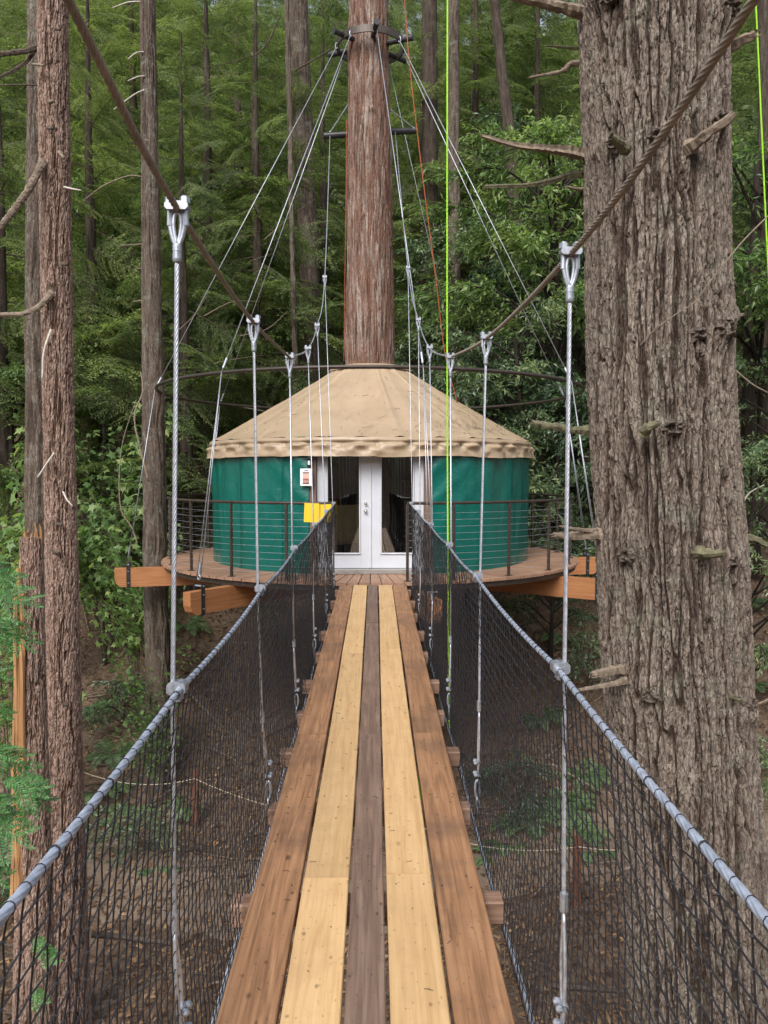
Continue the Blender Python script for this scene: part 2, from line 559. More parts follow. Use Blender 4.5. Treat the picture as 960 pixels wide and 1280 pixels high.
M['conifer'] = m_leaf('conifer_needles', [(0.06, 0.092, 0.036), (0.13, 0.182, 0.066), (0.21, 0.268, 0.098), (0.32, 0.37, 0.14)], .5, .58)
M['farleaf'] = m_leaf('far_needles', [(0.055, 0.085, 0.035), (0.135, 0.18, 0.072), (0.24, 0.285, 0.115)], .5, .55)  # darkened for depth: shade of the far wood is put into the leaf colour
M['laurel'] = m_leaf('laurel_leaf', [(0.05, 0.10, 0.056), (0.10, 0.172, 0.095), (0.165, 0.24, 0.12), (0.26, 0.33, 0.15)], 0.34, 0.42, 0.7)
M['maple'] = m_leaf('lobed_leaf', [(0.09, 0.17, 0.065), (0.15, 0.255, 0.09), (0.21, 0.325, 0.115), (0.29, 0.38, 0.13)], 0.5, 0.5)
M['fern'] = m_leaf('fern_frond', [(0.065, 0.125, 0.055), (0.11, 0.19, 0.08), (0.17, 0.255, 0.105)], 0.5, 0.35)
M['redwoodspray'] = m_leaf('redwood_spray', [(0.04, 0.12, 0.036), (0.07, 0.195, 0.052), (0.12, 0.28, 0.075)], 0.45, 0.35)
M['litter'] = m_leaf('dry_leaf', [(0.05, 0.03, 0.02), (0.115, 0.068, 0.041), (0.19, 0.112, 0.062), (0.34, 0.22, 0.12)], 0.8, 0.1, 0.2)


def m_ground():
    m, nt, b = newmat('forest_floor')
    v = coords(nt)
    n1 = noise(nt, v, 0.5, 5, 0.6)
    n2 = noise(nt, v, 9.0, 6, 0.7, 0.4)
    n3 = noise(nt, v, 45.0, 4, 0.7)
    f = mth(nt, 'ADD', mth(nt, 'MULTIPLY', n2, 0.6), mth(nt, 'MULTIPLY', n3, 0.4))
    col = ramp(nt, f, [(0.3, (0.05, 0.034, 0.025)), (0.46, (0.125, 0.084, 0.06)), (0.6, (0.21, 0.15, 0.108)), (0.75, (0.34, 0.26, 0.19))])
    col = mix(nt, ramp(nt, n1, [(0.42, 0.0), (0.62, 0.6)]), col, (0.10, 0.074, 0.054))
    setb(nt, b, col=col, rough=0.95, spec=0.1)
    bump(nt, b, f, 0.9, 0.05)
    return m


def m_path():
    m, nt, b = newmat('clay_path')
    v = coords(nt)
    n2 = noise(nt, v, 3.0, 6, 0.65)
    n3 = noise(nt, v, 40.0, 4, 0.7)
    col = ramp(nt, mth(nt, 'ADD', mth(nt, 'MULTIPLY', n2, 0.6), mth(nt, 'MULTIPLY', n3, 0.4)), [(0.3, (0.12, 0.085, 0.062)), (0.5, (0.19, 0.142, 0.106)), (0.7, (0.26, 0.2, 0.15))])
    setb(nt, b, col=col, rough=0.95, spec=0.1)
    bump(nt, b, n3, 0.5, 0.02)
    return m


def m_vinyl(name, c, rough, bs=0.25, seam=0.0, stain=None):
    m, nt, b = newmat(name)
    v = coords(nt)
    n = noise(nt, v, 1.6, 4, 0.6)
    col = ramp(nt, n, [(0.3, tuple(x * 0.9 for x in c)), (0.7, tuple(x * 1.1 for x in c))])
    if stain:
        st = noise(nt, coords(nt, (1, 1, 0.5)), 3.0, 6, 0.7, 0.8)
        col = mix(nt, ramp(nt, st, [(0.5, 0.0), (0.72, 0.55)]), col, stain)
    setb(nt, b, col=col, rough=rough, spec=0.5)
    cr = noise(nt, coords(nt, (1, 1, 0.6)), 6.0, 5, 0.55, 1.2)
    bump(nt, b, cr, bs, 0.02)
    return m


M['ground'] = m_ground()
M['path'] = m_path()
M['green'] = m_vinyl('green_vinyl', (0.002, 0.108, 0.086), 0.25, 0.7)
M['tan'] = m_vinyl('tan_vinyl', (0.365, 0.272, 0.178), 0.40, 0.4, stain=(0.26, 0.19, 0.13))


def m_glass():
    m, nt, b = newmat('door_glass')
    fr = nd(nt, 'Fresnel', ins={'IOR': 1.52})
    tr = nd(nt, 'BsdfTransparent', ins={'Color': rgba((0.78, 0.82, 0.8))})
    gl = nd(nt, 'BsdfGlossy', ins={'Color': rgba((1, 1, 1)), 'Roughness': 0.01})
    f = mth(nt, 'MINIMUM', mth(nt, 'MULTIPLY', fr.outputs[0], 3.2), 1.0)
    mx = nd(nt, 'MixShader', ins={0: f, 1: tr.outputs[0], 2: gl.outputs[0]})
    nt.links.new(mx.outputs[0], nt.nodes['Material Output'].inputs['Surface'])
    return m


M['glass'] = m_glass()


def m_picture():
    m, nt, b = newmat('notice_picture')
    tc = nd(nt, 'TexCoord')
    sx = nd(nt, 'SeparateXYZ', ins={0: tc.outputs['Generated']})
    n = noise(nt, tc.outputs['Generated'], 5.0, 3)
    f = mth(nt, 'ADD', sx.outputs[2], mth(nt, 'MULTIPLY', mth(nt, 'SUBTRACT', n, 0.5), 0.35))
    col = ramp(nt, f, [(0.05, (0.08, 0.05, 0.05)), (0.22, (0.55, 0.3, 0.25)), (0.38, (0.13, 0.05, 0.05)), (0.5, (0.75, 0.4, 0.3)), (0.78, (0.6, 0.42, 0.4)), (0.95, (0.15, 0.1, 0.1))])
    setb(nt, b, col=col, rough=0.5)
    return m


M['picture'] = m_picture()


# ------------------------------------------------------------------ terrain
def gz(x, y):
    x, y = np.asarray(x, float), np.asarray(y, float)
    z = -4.25 + 0.0 * x
    up = np.maximum(0, y - 12.6)
    z = z + 0.60 * (np.sqrt(up * up + 2.0) - math.sqrt(2.0)) * np.where(y < 95, 1, 1)
    z = z + 0.10 * np.maximum(0, np.abs(x) - 4) * sstep(5, 14, y)
    z = z + 0.42 * np.maximum(0, -y - 7)
    z = z - 0.5 * sstep(9, 3, y) * (1 - sstep(-4, -12, y))
    z = z + 0.9 * (fbm(x * 0.22, y * 0.22, 3) - 0.5) * sstep(9, 18, y) + 0.5 * (fbm(x * 0.8, y * 0.8, 5) - 0.5) * (0.3 + 0.7 * sstep(12, 16, y))
    return z


xs = np.concatenate([np.linspace(-70, -14, 40, endpoint=False), np.linspace(-14, 14, 150, endpoint=False), np.linspace(14, 70, 40)])
ys = np.concatenate([np.linspace(-60, 4, 40, endpoint=False), np.linspace(4, 32, 170, endpoint=False), np.linspace(32, 130, 70)])
X, Y = np.meshgrid(xs, ys)
Z = gz(X, Y) + 0.10 * (fbm(X * 3.1, Y * 3.1, 8) - 0.5)
nx, ny = len(xs), len(ys)
i = np.arange(ny - 1)[:, None] * nx; j = np.arange(nx - 1)[None, :]
g = Geo().add(np.stack([X, Y, Z], -1), None, np.stack([i + j, i + j + 1, i + nx + j + 1, i + nx + j], -1))
tag(obj('ground', g, M['ground'], smooth=True), kind='structure')

# clay path crossing below the bridge
us, vs = np.linspace(-9, 9, 90), np.linspace(-1, 1, 14)
Up, Vp = np.meshgrid(us, vs)
PX = Up
PY = 11.0 + 0.25 * np.abs(Up) + 0.5 * np.sin(Up * 0.5) + Vp * 1.35
PZ = gz(PX, PY) + 0.05 - 0.14 * np.abs(Vp) ** 4
i = np.arange(13)[:, None] * 90; j = np.arange(89)[None, :]
g = Geo().add(np.stack([PX, PY, PZ], -1), None, np.stack([i + j, i + j + 1, i + 90 + j + 1, i + 90 + j], -1))
tag(obj('path', g, M['path'], smooth=True), kind='structure')

# leaf litter: loose dry leaves and twigs over the slope in view
def scatter_leaves(n, seed, xr, yr, size, fz):
    r = np.random.default_rng(seed)
    x = r.uniform(*xr, n); y = yr[0] + (yr[1] - yr[0]) * r.uniform(0, 1, n) ** 1.4
    z = fz(x, y) + r.uniform(0.0, 0.05, n)
    s = r.uniform(*size, n)
    a = r.uniform(0, 2 * PI, n)
    tl = r.normal(0, 0.5, (n, 2))
    ux = np.stack([np.cos(a), np.sin(a), tl[:, 0] * 0.6], 1) * s[:, None]
    uy = np.stack([-np.sin(a), np.cos(a), tl[:, 1] * 0.6], 1) * (s * r.uniform(0.3, 0.55, n))[:, None]
    c = np.stack([x, y, z + 0.02], 1)
    V = np.stack([c - ux, c + uy * 0.9 - ux * 0.1, c + ux, c - uy * 0.9 + ux * 0.1], 1)
    V[:, 1, 2] += s * 0.25; V[:, 3, 2] += s * 0.25
    k = np.arange(n)[:, None] * 4
    return Geo().add(V, np.concatenate([k + [0, 1, 3], k + [1, 2, 3]]) if False else np.concatenate([k + np.array([[0, 3, 1]]), k + np.array([[3, 2, 1]])]))


tag(obj('leaf_litter', scatter_leaves(95000, 2, (-14, 14), (6, 30), (0.018, 0.07), gz), M['litter']), 'dry brown fallen leaves covering the forest floor and slope', 'leaf litter', kind='stuff')


def scatter_sticks(n, seed, xr, yr):
    r = np.random.default_rng(seed)
    G = Geo()
    for k in range(n):
        x, y = r.uniform(*xr), r.uniform(*yr)
        L = r.uniform(0.25, 1.3)
        a = r.uniform(0, PI)
        p0 = np.array([x, y, 0]); p1 = p0 + L * np.array([math.cos(a), math.sin(a), 0])
        mid = (p0 + p1) / 2 + r.normal(0, 0.05, 3)
        P = np.array([p0, mid, p1])
        P[:, 2] = gz(P[:, 0], P[:, 1]) + 0.03 + r.uniform(0, 0.12, 3)
        tube(P, [0.004 + L * 0.008, 0.003 + L * 0.006, 0.003], 4, False, G)
    return G


tag(obj('twig_litter', scatter_sticks(2000, 4, (-13, 13), (6, 30)), M['darktwig']), 'dark dead twigs lying scattered over the leaf litter', 'twigs', kind='stuff')
tag(obj('pale_twig_litter', scatter_sticks(620, 6, (-13, 13), (6, 28)), M['deadwood']), 'pale dry sticks strewn among the leaf litter', 'twigs', kind='stuff')

# ------------------------------------------------------------------ trunks
def trunk_geo(path, nth, dz, kind, amp, seed, knots=(), flare=0.0, fluting=0.0, zfine=None):
    path = np.asarray(path, float)
    z = np.arange(path[0, 2], path[-1, 2] + dz, dz)
    if zfine:
        a_, b_ = zfine
        z = np.concatenate([np.arange(path[0, 2], a_, dz * 5), np.arange(a_, b_, dz), np.arange(b_, path[-1, 2] + dz * 5, dz * 5)])
    cx = np.interp(z, path[:, 2], path[:, 0]); cy = np.interp(z, path[:, 2], path[:, 1]); rr = np.interp(z, path[:, 2], path[:, 3])
    th = np.linspace(0, 2 * PI, nth, endpoint=False)
    if nth > 60:                              # finer columns on the side towards the valley
        kf = int(nth * .78)
        th = np.concatenate([np.linspace(-PI / 2 - 1.8, -PI / 2 + 1.8, kf, endpoint=False), np.linspace(-PI / 2 + 1.8, 1.5 * PI - 1.8, nth - kf, endpoint=False)])
    TH, ZZ = np.meshgrid(th, z)
    Rm = float(np.mean(path[:, 3]))
    circ = 2 * PI * Rm
    t01 = (TH / (2 * PI)) % 1.0

    def per(cw):
        return max(4, int(round(circ / cw)))
    def cracks(cu, cv, seed_, wid, warp=0.8):
        pu = per(cu)
        w = (fbm(t01 * per(cu * 2.2), ZZ / (cv * .7), seed_ + 50, per(cu * 2.2), 3) - 0.5) * warp
        n_ = fbm(t01 * pu + w, ZZ / cv + w, seed_, pu, 3)
        return sstep(0.0, wid, np.abs(2 * n_ - 1)), n_
    if kind in ('fir', 'flaky'):
        q_ = 1.0 if kind == 'fir' else 0.55
        c1, n1 = cracks(.055 * q_, .75 * q_, seed, .15, 1.5)
        c2, n2 = cracks(.030 * q_, .26 * q_, seed + 100, .14, 1.6)
        pu = per(.017 * q_)
        wu = (fbm(t01 * per(.05 * q_), ZZ / (.12 * q_), seed + 3, per(.05 * q_), 3) - .5) * 2.2
        f1, f2, idv = worley(t01 * pu + wu, ZZ / (.06 * q_) + wu * .7, seed + 200, pu)
        pu = per(.011 * q_)
        g1, g2, id2 = worley(t01 * pu + wu * 2, ZZ / (.032 * q_) + wu, seed + 300, pu)
        h = c1 * (.22 + .30 * c2 + .27 * idv * (.3 + .7 * c2) + .16 * id2) + .08 * n1 + .05 * sstep(0, .25, f2 - f1)
    else:
        a = fbm(t01 * per(0.07), ZZ / 1.1 , seed + 1, per(0.07), 4)
        wu = (fbm(t01 * per(0.2), ZZ / 0.5, seed + 3, per(0.2), 3) - 0.5) * 2.0
        b = 1 - np.abs(2 * fbm(t01 * per(0.05) + wu, ZZ / 0.55, seed + 2, per(0.05), 4) - 1)
        pu = per(.035)
        wq = (fbm(t01 * per(.1), ZZ / .5, seed + 21, per(.1), 3) - .5) * 1.6
        f1, f2, idv = worley(t01 * pu + wq, ZZ / .42 + wq, seed + 40, pu)
        h = 0.25 * a + 0.40 * sstep(0.5, 0.95, b) + 0.35 * idv * sstep(0, .15, f2 - f1)
    rad = rr[:, None] * (1 + 0.05 * (fbm(t01 * 4, ZZ / 1.2, seed + 11, 4, 2) - 0.5) * 2)
    if fluting:
        rad = rad * (1 + fluting * np.sin(TH * 5 + ZZ * 0.15 + 2 * fbm(t01 * 4, ZZ / 3, seed + 15, 4, 2)))
    if flare:
        rad = rad * (1 + flare * np.exp(-(ZZ - z[0]) / 0.5) * (0.7 + 0.6 * fbm(t01 * 7, ZZ * 0 + 3.3, seed + 13, 7, 2)))
    rad = rad + amp * (h - 0.6)
    for (kt, kz, ks, ka) in knots:
        dth = np.angle(np.exp(1j * (TH - kt))) * Rm
        rad = rad + ka * np.exp(-(dth / ks) ** 2 - ((ZZ - kz) / (ks * 0.9)) ** 2)
    V = np.stack([cx[:, None] + rad * np.cos(TH), cy[:, None] + rad * np.sin(TH), ZZ], -1)
    m = len(z)
    i = np.arange(m - 1)[:, None] * nth; j = np.arange(nth)[None, :]; j2 = (j + 1) % nth
    Q = np.stack([i + j, i + j2, i + nth + j2, i + nth + j], -1).reshape(-1, 4)
    V = np.vstack([V.reshape(-1, 3), [[cx[-1], cy[-1], z[-1]]]])
    T = [((m - 1) * nth + k, (m - 1) * nth + (k + 1) % nth, m * nth) for k in range(nth)]
    return Geo().add(V, T, Q, np.concatenate([h.ravel(), [0.5]]))


def ragged(P, r0, r1, seed, n=10):
    """a dead branch: swollen collar, knobbly ridged shaft, splintered end"""
    r = np.random.default_rng(seed)
    P = spline(P, 9)
    P = resample(P, max(.012, r0 * .5))
    m = len(P)
    u = np.linspace(0, 1, m)
    rr = r0 + (r1 - r0) * u ** .8
    rr = rr * (1 + .35 * np.exp(-u * m / 2.5)) * (1 + .07 * r.normal(size=m))
    P = P + (r.normal(size=P.shape) * rr[:, None] * .06)
    g = Geo()
    t, A, B = frames(P)
    th = np.linspace(0, 2 * PI, n, endpoint=False)
    ridge = 1 + .13 * r.normal(size=n)[None, :] + .07 * r.normal(size=(m, n))
    R_ = rr[:, None] * ridge
    V = P[:, None] + R_[..., None] * (np.cos(th)[None, :, None] * A[:, None] + np.sin(th)[None, :, None] * B[:, None])
    i = np.arange(m - 1)[:, None] * n; j = np.arange(n)[None, :]; j2 = (j + 1) % n
    g.add(V, None, np.stack([i + j, i + j2, i + n + j2, i + n + j], -1).reshape(-1, 4))
    for k in range(n):                       # splinters
        a, b = V[-1, k], V[-1, (k + 1) % n]
        tip = P[-1] + t[-1] * rr[-1] * r.uniform(.2, 1.9) + (a + b - 2 * P[-1]) * .35
        g.add([a, b, P[-1] - t[-1] * rr[-1] * .5, tip], [(0, 1, 3), (1, 2, 3), (2, 0, 3)])
    return g


def stick(P, r0, r1, n=7, k=6, jit=0.06, g=None):
    P = spline(P, k)
    return tube(P, np.linspace(r0, r1, len(P)), n, True, g, jit=jit)


# ---- the big furrowed fir on the right (children: trunk, branch stubs)
TY = 4.85
def right_c(py):                       # trunk centre and radius read off the photograph
    l = np.interp(py, [-200, 0, 300, 560, 800, 1000, 1280, 1700], [716, 724, 733, 742, 753, 770, 793, 812])
    r = np.interp(py, [-200, 0, 300, 560, 800, 1000, 1280, 1700], [893, 905, 907, 915, 931, 946, 968, 998])
    return l, r
pth = []
for py in (2300, 1900, 1600, 1280, 1000, 800, 560, 300, 0, -300, -700):
    l, r = right_c(py)
    a, b = U(l, py, TY), U(r, py, TY)
    c = (a + b) / 2
    pth.append((c[0], TY, c[2], (b[0] - a[0]) / 2 * 0.985))
zb = float(gz(pth[0][0], TY)) - 0.25
pth = [p for p in pth if p[2] > zb + 0.6]
pth = [(pth[0][0] + 0.1, TY, zb, pth[0][3] + 0.10)] + pth
base = np.array([pth[0][0], TY, zb])
fir = thing('fir_tree', 'big grey-brown furrowed fir trunk with broken branch stubs right of the bridge', 'tree', base)
loc = [(p[0] - base[0], p[1] - base[1], p[2] - base[2], p[3]) for p in pth]
def fir_at(px, py):
    p = U(px, py, TY); return p
kn = []
for (px, py, s, a) in ((880, 55, .10, .05), (790, 205, .07, .03), (865, 190, .08, .03), (868, 425, .10, .045), (808, 540, .07, .035), (880, 690, .08, .035), (770, 675, .1, .04), (790, 840, .1, .04), (905, 870, .08, .05), (735, 200, .07, .03), (735, 20, .1, .05), (850, 1110, .09, .03), (900, 400, .06, .03)):
    l, r = right_c(py)
    q = np.clip(((px - l) / (r - l)) * 2 - 1, -0.97, 0.97)
    kn.append((-PI / 2 + math.asin(q), fir_at(px, py)[2] - zb, s, a))
obj('trunk', trunk_geo(loc, 344, 0.0145, 'fir', 0.041, 21, kn, 0.25, 0, (U(0, 1330, TY)[2] - zb, U(0, -40, TY)[2] - zb)), M['bark_fir'], fir, smooth=False, attr='ridge')

def fir_stub(pts, r0, r1, mat='deadwood', dep=0.0, n=8):
    """pts: pixel points along the stub with a depth offset"""
    P = [U(px, py, TY + dep + dy) - base for px, py, dy in pts]
    P = np.array(P)
    G = ragged(P, r0, r1, int(abs(pts[0][0]) * 7 + pts[0][1]))
    return part('branch_stub', G, M[mat], fir, smooth=False)

fir_stub([(745, 20, 0), (715, 12, -.05), (680, 4, -.1), (640, -6, -.15), (600, -22, -.2)], .045, .018, 'deadwood')
fir_stub([(738, 196, .05), (710, 190, 0), (680, 186, -.05), (645, 182, -.08), (603, 170, -.12)], .034, .010)
fir_stub([(735, 216, .1), (712, 219, .1), (690, 226, .1), (655, 232, .1), (607, 233, .1)], .024, .010, 'mossbranch')
fir_stub([(732, 82, .1), (715, 80, .1), (700, 90, .1), (662, 97, .1)], .018, .006, 'deadwood')
fir_stub([(740, 60, .1), (715, 60, .1), (685, 57, .1)], .012, .006, 'mossbranch')
fir_stub([(735, 236, .1), (722, 236, .1), (709, 233, .1)], .012, .006)
fir_stub([(860, 186, -.42), (880, 170, -.52), (912, 148, -.6)], .034, .022)
fir_stub([(783, 186, -.42), (772, 178, -.5), (765, 172, -.56)], .028, .02, 'mossbranch')
fir_stub([(900, 62, -.1), (918, 55, -.12), (942, 44, -.15)], .04, .022, 'deadwood')
fir_stub([(900, 205, .0), (915, 202, 0)], .012, .007, 'mossbranch')
fir_stub([(745, 538, .15), (720, 538, .15), (690, 533, .15), (666, 529, .15)], .03, .018, 'mossbranch')
fir_stub([(760, 669, .0), (735, 669, -.05), (712, 671, -.1), (693, 669, -.14)], .042, .018)
fir_stub([(755, 664, .0), (730, 663, -.1), (700, 658, -.2)], .018, .006)
fir_stub([(788, 836, -.15), (765, 838, -.25), (742, 843, -.35)], .036, .02)
fir_stub([(785, 850, -.2), (760, 856, -.3), (725, 862, -.42)], .022, .008)
fir_stub([(872, 692, -.42), (890, 692, -.52), (900, 692, -.55)], .034, .022, 'mossbranch')
fir_stub([(925, 674, 0), (940, 672, 0), (965, 684, 0), (990, 694, 0)], .026, .012, 'mossbranch')
fir_stub([(908, 870, -.3), (916, 872, -.42), (926, 876, -.5)], .022, .012, 'mossbranch')
fir_stub([(914, 398, -.05), (928, 393, -.05)], .014, .009, 'deadwood')
fir_stub([(772, 1092, -.15), (780, 1088, -.25), (790, 1084, -.3)], .018, .009, 'deadwood')
fir_stub([(806, 540, -.44), (812, 534, -.5), (820, 530, -.52)], .03, .018, 'mossbranch')

def fir_knot(px, py, sz, seed):
    l, r = right_c(py)
    a, b = U(l, py, TY), U(r, py, TY)
    q = ((px - l) / (r - l)) * 2 - 1
    rad_ = (b[0] - a[0]) / 2
    c = np.array([(a[0] + b[0]) / 2, TY, a[2]]) - base
    ang = -PI / 2 + math.asin(max(-.95, min(.95, q)))
    d = np.array([math.cos(ang), math.sin(ang), 0])
    r = np.random.default_rng(seed)
    g = Geo()
    nu, nv = 18, 9
    uu = np.linspace(0, 2 * PI, nu, endpoint=False)
    t_ = np.array([-d[1], d[0], 0]); up = np.array([0, 0, 1.0])
    V = []
    for k in range(nv):                        # a lumpy crater: raised rim, sunken middle
        f = 1 - k / (nv - 1)
        for u in uu:
            rr = sz * f * (1 + .30 * r.normal() * f)
            hgt = sz * (.55 * math.exp(-((f - .55) / .28) ** 2) - .25 * (1 - f) ** 2 - .35 * f ** 4) + sz * .14 * r.normal()
            V.append(c + d * (rad_ + .012 + hgt) + t_ * rr * math.cos(u) * .95 + up * rr * math.sin(u) * .75)
    i = np.arange(nv - 1)[:, None] * nu; j = np.arange(nu)[None, :]; j2 = (j + 1) % nu
    g.add(np.array(V), None, np.stack([i + j, i + j2, i + nu + j2, i + nu + j], -1).reshape(-1, 4))
    return part('knot', g, M['knot'], fir)


for k, (px, py, sz) in enumerate(((868, 425, .085), (838, 432, .045), (808, 540, .065), (792, 205, .05), (862, 185, .06), (878, 692, .055), (768, 688, .06), (885, 45, .07), (900, 858, .05), (790, 850, .06), (745, 30, .07), (752, 205, .05))):
    fir_knot(px, py, sz * 1.15, 900 + k)

# dead creeper tendril dangling across the fir
P = [U(965, 265, TY - .58), U(930, 300, TY - .6), U(905, 330, TY - .62), U(885, 355, TY - .6), U(868, 378, TY - .58), U(840, 396, TY - .56), U(815, 415, TY - .54), U(800, 432, TY - .53)]
o = obj('dead_tendril', stick(P, .0045, .0022, 5, 6, 0.05), M['deadwood'], smooth=True)
tag(o, 'thin dry creeper tendril looping across the big fir trunk', 'creeper')


# ------------------------------------------------------------------ conifer boughs and crowns
def leaflets(C, D, N, L, W, curl=0.15):
    """rhombic leaflets: centre-base C, direction D, normal N"""
    n = len(C)
    Sd = np.cross(D, N)
    Sd /= np.linalg.norm(Sd, axis=1)[:, None] + 1e-9
    L = np.broadcast_to(L, (n,))[:, None]; W = np.broadcast_to(W, (n,))[:, None]
    V = np.stack([C, C + D * L * 0.45 + Sd * W * 0.5, C + D * L - N * L * curl, C + D * L * 0.45 - Sd * W * 0.5], 1)
    k = np.arange(n)[:, None] * 4
    T = np.concatenate([k + np.array([[0, 1, 2]]), k + np.array([[0, 2, 3]])])
    return V.reshape(-1, 3), T


def nrmz(a):
    return a / (np.linalg.norm(a, axis=-1, keepdims=True) + 1e-9)


def bough(seed, L=2.6, leaf=(0.10, 0.030), step=0.042, tw_step=0.10, droop=0.30):
    r = np.random.default_rng(seed)
    Lf, St = Geo(), Geo()
    m = 12
    t = np.linspace(0, 1, m)
    bend = r.normal(0, 0.12)
    ax = np.stack([L * t, L * bend * t * t, L * (0.10 * t - droop * t * t)], 1)
    tube(ax, np.linspace(0.020, 0.004, m) * (L / 2.6), 4, False, St)
    s = 0.10
    side = 1
    while s < 1.0:
        p = np.array([np.interp(s, t, ax[:, q]) for q in range(3)])
        tl = L * (0.40 * (1 - s) ** 0.8 + 0.07) * r.uniform(0.6, 1.15)
        if s < 0.2: tl *= 0.55
        if r.uniform() > 0.10:
            ang = side * R(r.uniform(38, 72))
            k = max(4, int(tl / step))
            u = np.linspace(0, 1, k)
            d0 = np.array([math.cos(ang), math.sin(ang), r.normal(-0.08, 0.12)])
            tw = p + tl * (u[:, None] * d0 + np.stack([0 * u, 0 * u, -0.28 * u * u], 1) + np.stack([0.18 * u * u, 0 * u, 0 * u], 1))
            if tl > 0.6:
                tube(tw[::max(1, k // 3)], 0.004, 3, False, St)
            td = nrmz(np.gradient(tw, axis=0))
            up = np.array([0, 0, 1.0])
            sd = nrmz(np.cross(td, up))
            for q in (-1, 1):
                a = R(58) + r.normal(0, 0.16, k)
                D = nrmz(td * np.cos(a)[:, None] + q * sd * np.sin(a)[:, None] + r.normal(0, 0.16, (k, 3)) + np.array([0, 0, -0.10]))
                N = nrmz(np.tile(up, (k, 1)) + r.normal(0, 0.35, (k, 3)))
                ll = leaf[0] * (1.15 - 0.5 * u) * r.uniform(0.65, 1.25, k)
                V, T = leaflets(tw, D, N, ll, leaf[1] * r.uniform(0.7, 1.3, k))
                Lf.add(V, T)
        side = -side
        s += tw_step / L * r.uniform(0.6, 1.3) * 0.5
    return Lf, St


def place_boughs(bs, nb, z0, z1, Lmax, seed, top=1.0, rad=0.12, tilt=0.0):
    r = np.random.default_rng(seed)
    Lf, St = Geo(), Geo()
    az = r.uniform(0, 6)
    for k in range(nb):
        f = (k + r.uniform(0, 1)) / nb
        z = z0 + (z1 - z0) * f
        az += 2.399 + r.normal(0, 0.4)
        s = (Lmax / 2.6) * (1 - top * f ** 1.25) * r.uniform(0.65, 1.15) + 0.12
        lf, st = bs[r.integers(len(bs))]
        tz = r.normal(tilt - .12, 0.30) + 0.25 * f
        Mx = Matrix.Translation((rad * math.cos(az), rad * math.sin(az), z)) @ Matrix.Rotation(az, 4, 'Z') @ Matrix.Rotation(-tz, 4, 'Y') @ Matrix.Rotation(r.normal(0, 0.55), 4, 'X') @ Matrix.Diagonal((s, s * (1 if r.uniform() < .5 else -1), s, 1))
        Lf.join(lf, Mx); St.join(st, Mx)
    return Lf, St


BS = [bough(100 + k, 2.6, droop=0.22 + 0.06 * k) for k in range(5)]
FB = [bough(200 + k, 2.6, (0.17, 0.055), 0.09, 0.20, 0.3) for k in range(3)]
CONIFERS = []
for k in range(3):
    lf, st = place_boughs(BS, 80 + 4 * k, 2.6, 15.5, 3.3, 300 + k, 0.88)
    CONIFERS.append((lf.mesh('conifer_crown', M['conifer']), st.mesh('conifer_limbs', M['darktwig'])))
TRUNKS = []
for k in range(3):
    pt = [(0, 0, -0.6, 0.21), (0.05, 0.03, 5, 0.17), (0.0, 0.1, 11, 0.09), (0.05, 0.05, 16.2, 0.015)]
    TRUNKS.append(trunk_geo(pt, 28, 0.16, 'redwood', 0.03, 400 + k, flare=0.2).mesh('trunk', M['bark_dark'], True, 'ridge'))


def conifer(label, px, y, sc, kind=0, rot=0.0, group='conifers standing behind the platform', xoff=None, zs=None):
    x = U(px, 592, y)[0] if xoff is None else xoff
    t = thing('conifer_tree', label, 'tree', (x, y, float(gz(x, y))), rot, group)
    t.scale = (sc, sc, zs or sc)
    obj('trunk', TRUNKS[kind % 3], None, t)
    c = obj('crown', CONIFERS[kind % 3][0], None, t)
    obj('limbs', CONIFERS[kind % 3][1], None, t)
    return t


for a in [
    ('dense conifer with feathery drooping boughs left of the slender grey trunk', 118, 19.5, 0.92, 0, 0.4),
    ('feathery conifer filling the gap just right of the slender grey trunk', 235, 18.5, 0.8, 1, 1.9),
    ('tall conifer with layered boughs behind the upper left suspender', 265, 23.0, 1.0, 2, 3.1),
    ('conifer with sweeping boughs left of the leaning pale trunk', 325, 21.5, 0.95, 3, 0.9),
    ('conifer shading the gap between leaning trunk and the yurt redwood', 408, 25.5, 0.9, 0, 2.2),
    ('conifer at the far left edge behind the twin trunks', 5, 17.5, 0.85, 1, 4.4),
    ('conifer behind the near brown trunk with boughs hanging low', 70, 23.5, 1.05, 3, 5.0),
    ('shaded conifer directly right of the yurt redwood', 528, 27.5, 0.95, 2, 0.2),
    ('shaded conifer behind the lime rope', 590, 31.0, 1.05, 1, 3.8),
    ('conifer rising above the laurels left of the big fir', 665, 29.0, 1.0, 0, 5.4),
    ('conifer peeking past the right side of the big fir', 968, 22.0, 0.9, 3, 2.8),
    ('conifer up the slope behind the slender grey trunk', 175, 29.0, 1.1, 2, 1.2),
    ('conifer up the slope above the left end of the spreader ring', 300, 30.0, 1.1, 1, 0.1),
    ('conifer hidden behind the big fir trunk', 790, 27.0, 1.1, 2, 4.0),
]:
    conifer(*a)

# the trees on the near bank behind the camera (the door glass reflects them)
for k, (x, y, sc) in enumerate([(-3.2, -20, .55), (2.6, -21.5, .6), (-0.4, -25, .7), (8, -22, .6), (-9, -22, .6), (4.6, -29, .7), (-5, -29, .7)]):
    conifer('conifer on the near bank %s' % ['left of the bridge start', 'right of the bridge start', 'straight behind the bridge start', 'far right of the bridge start', 'far left of the bridge start', 'in the second row at right', 'in the second row at left'][k],
            0, y, sc, k, k * 1.1, 'conifers on the near bank', xoff=x)

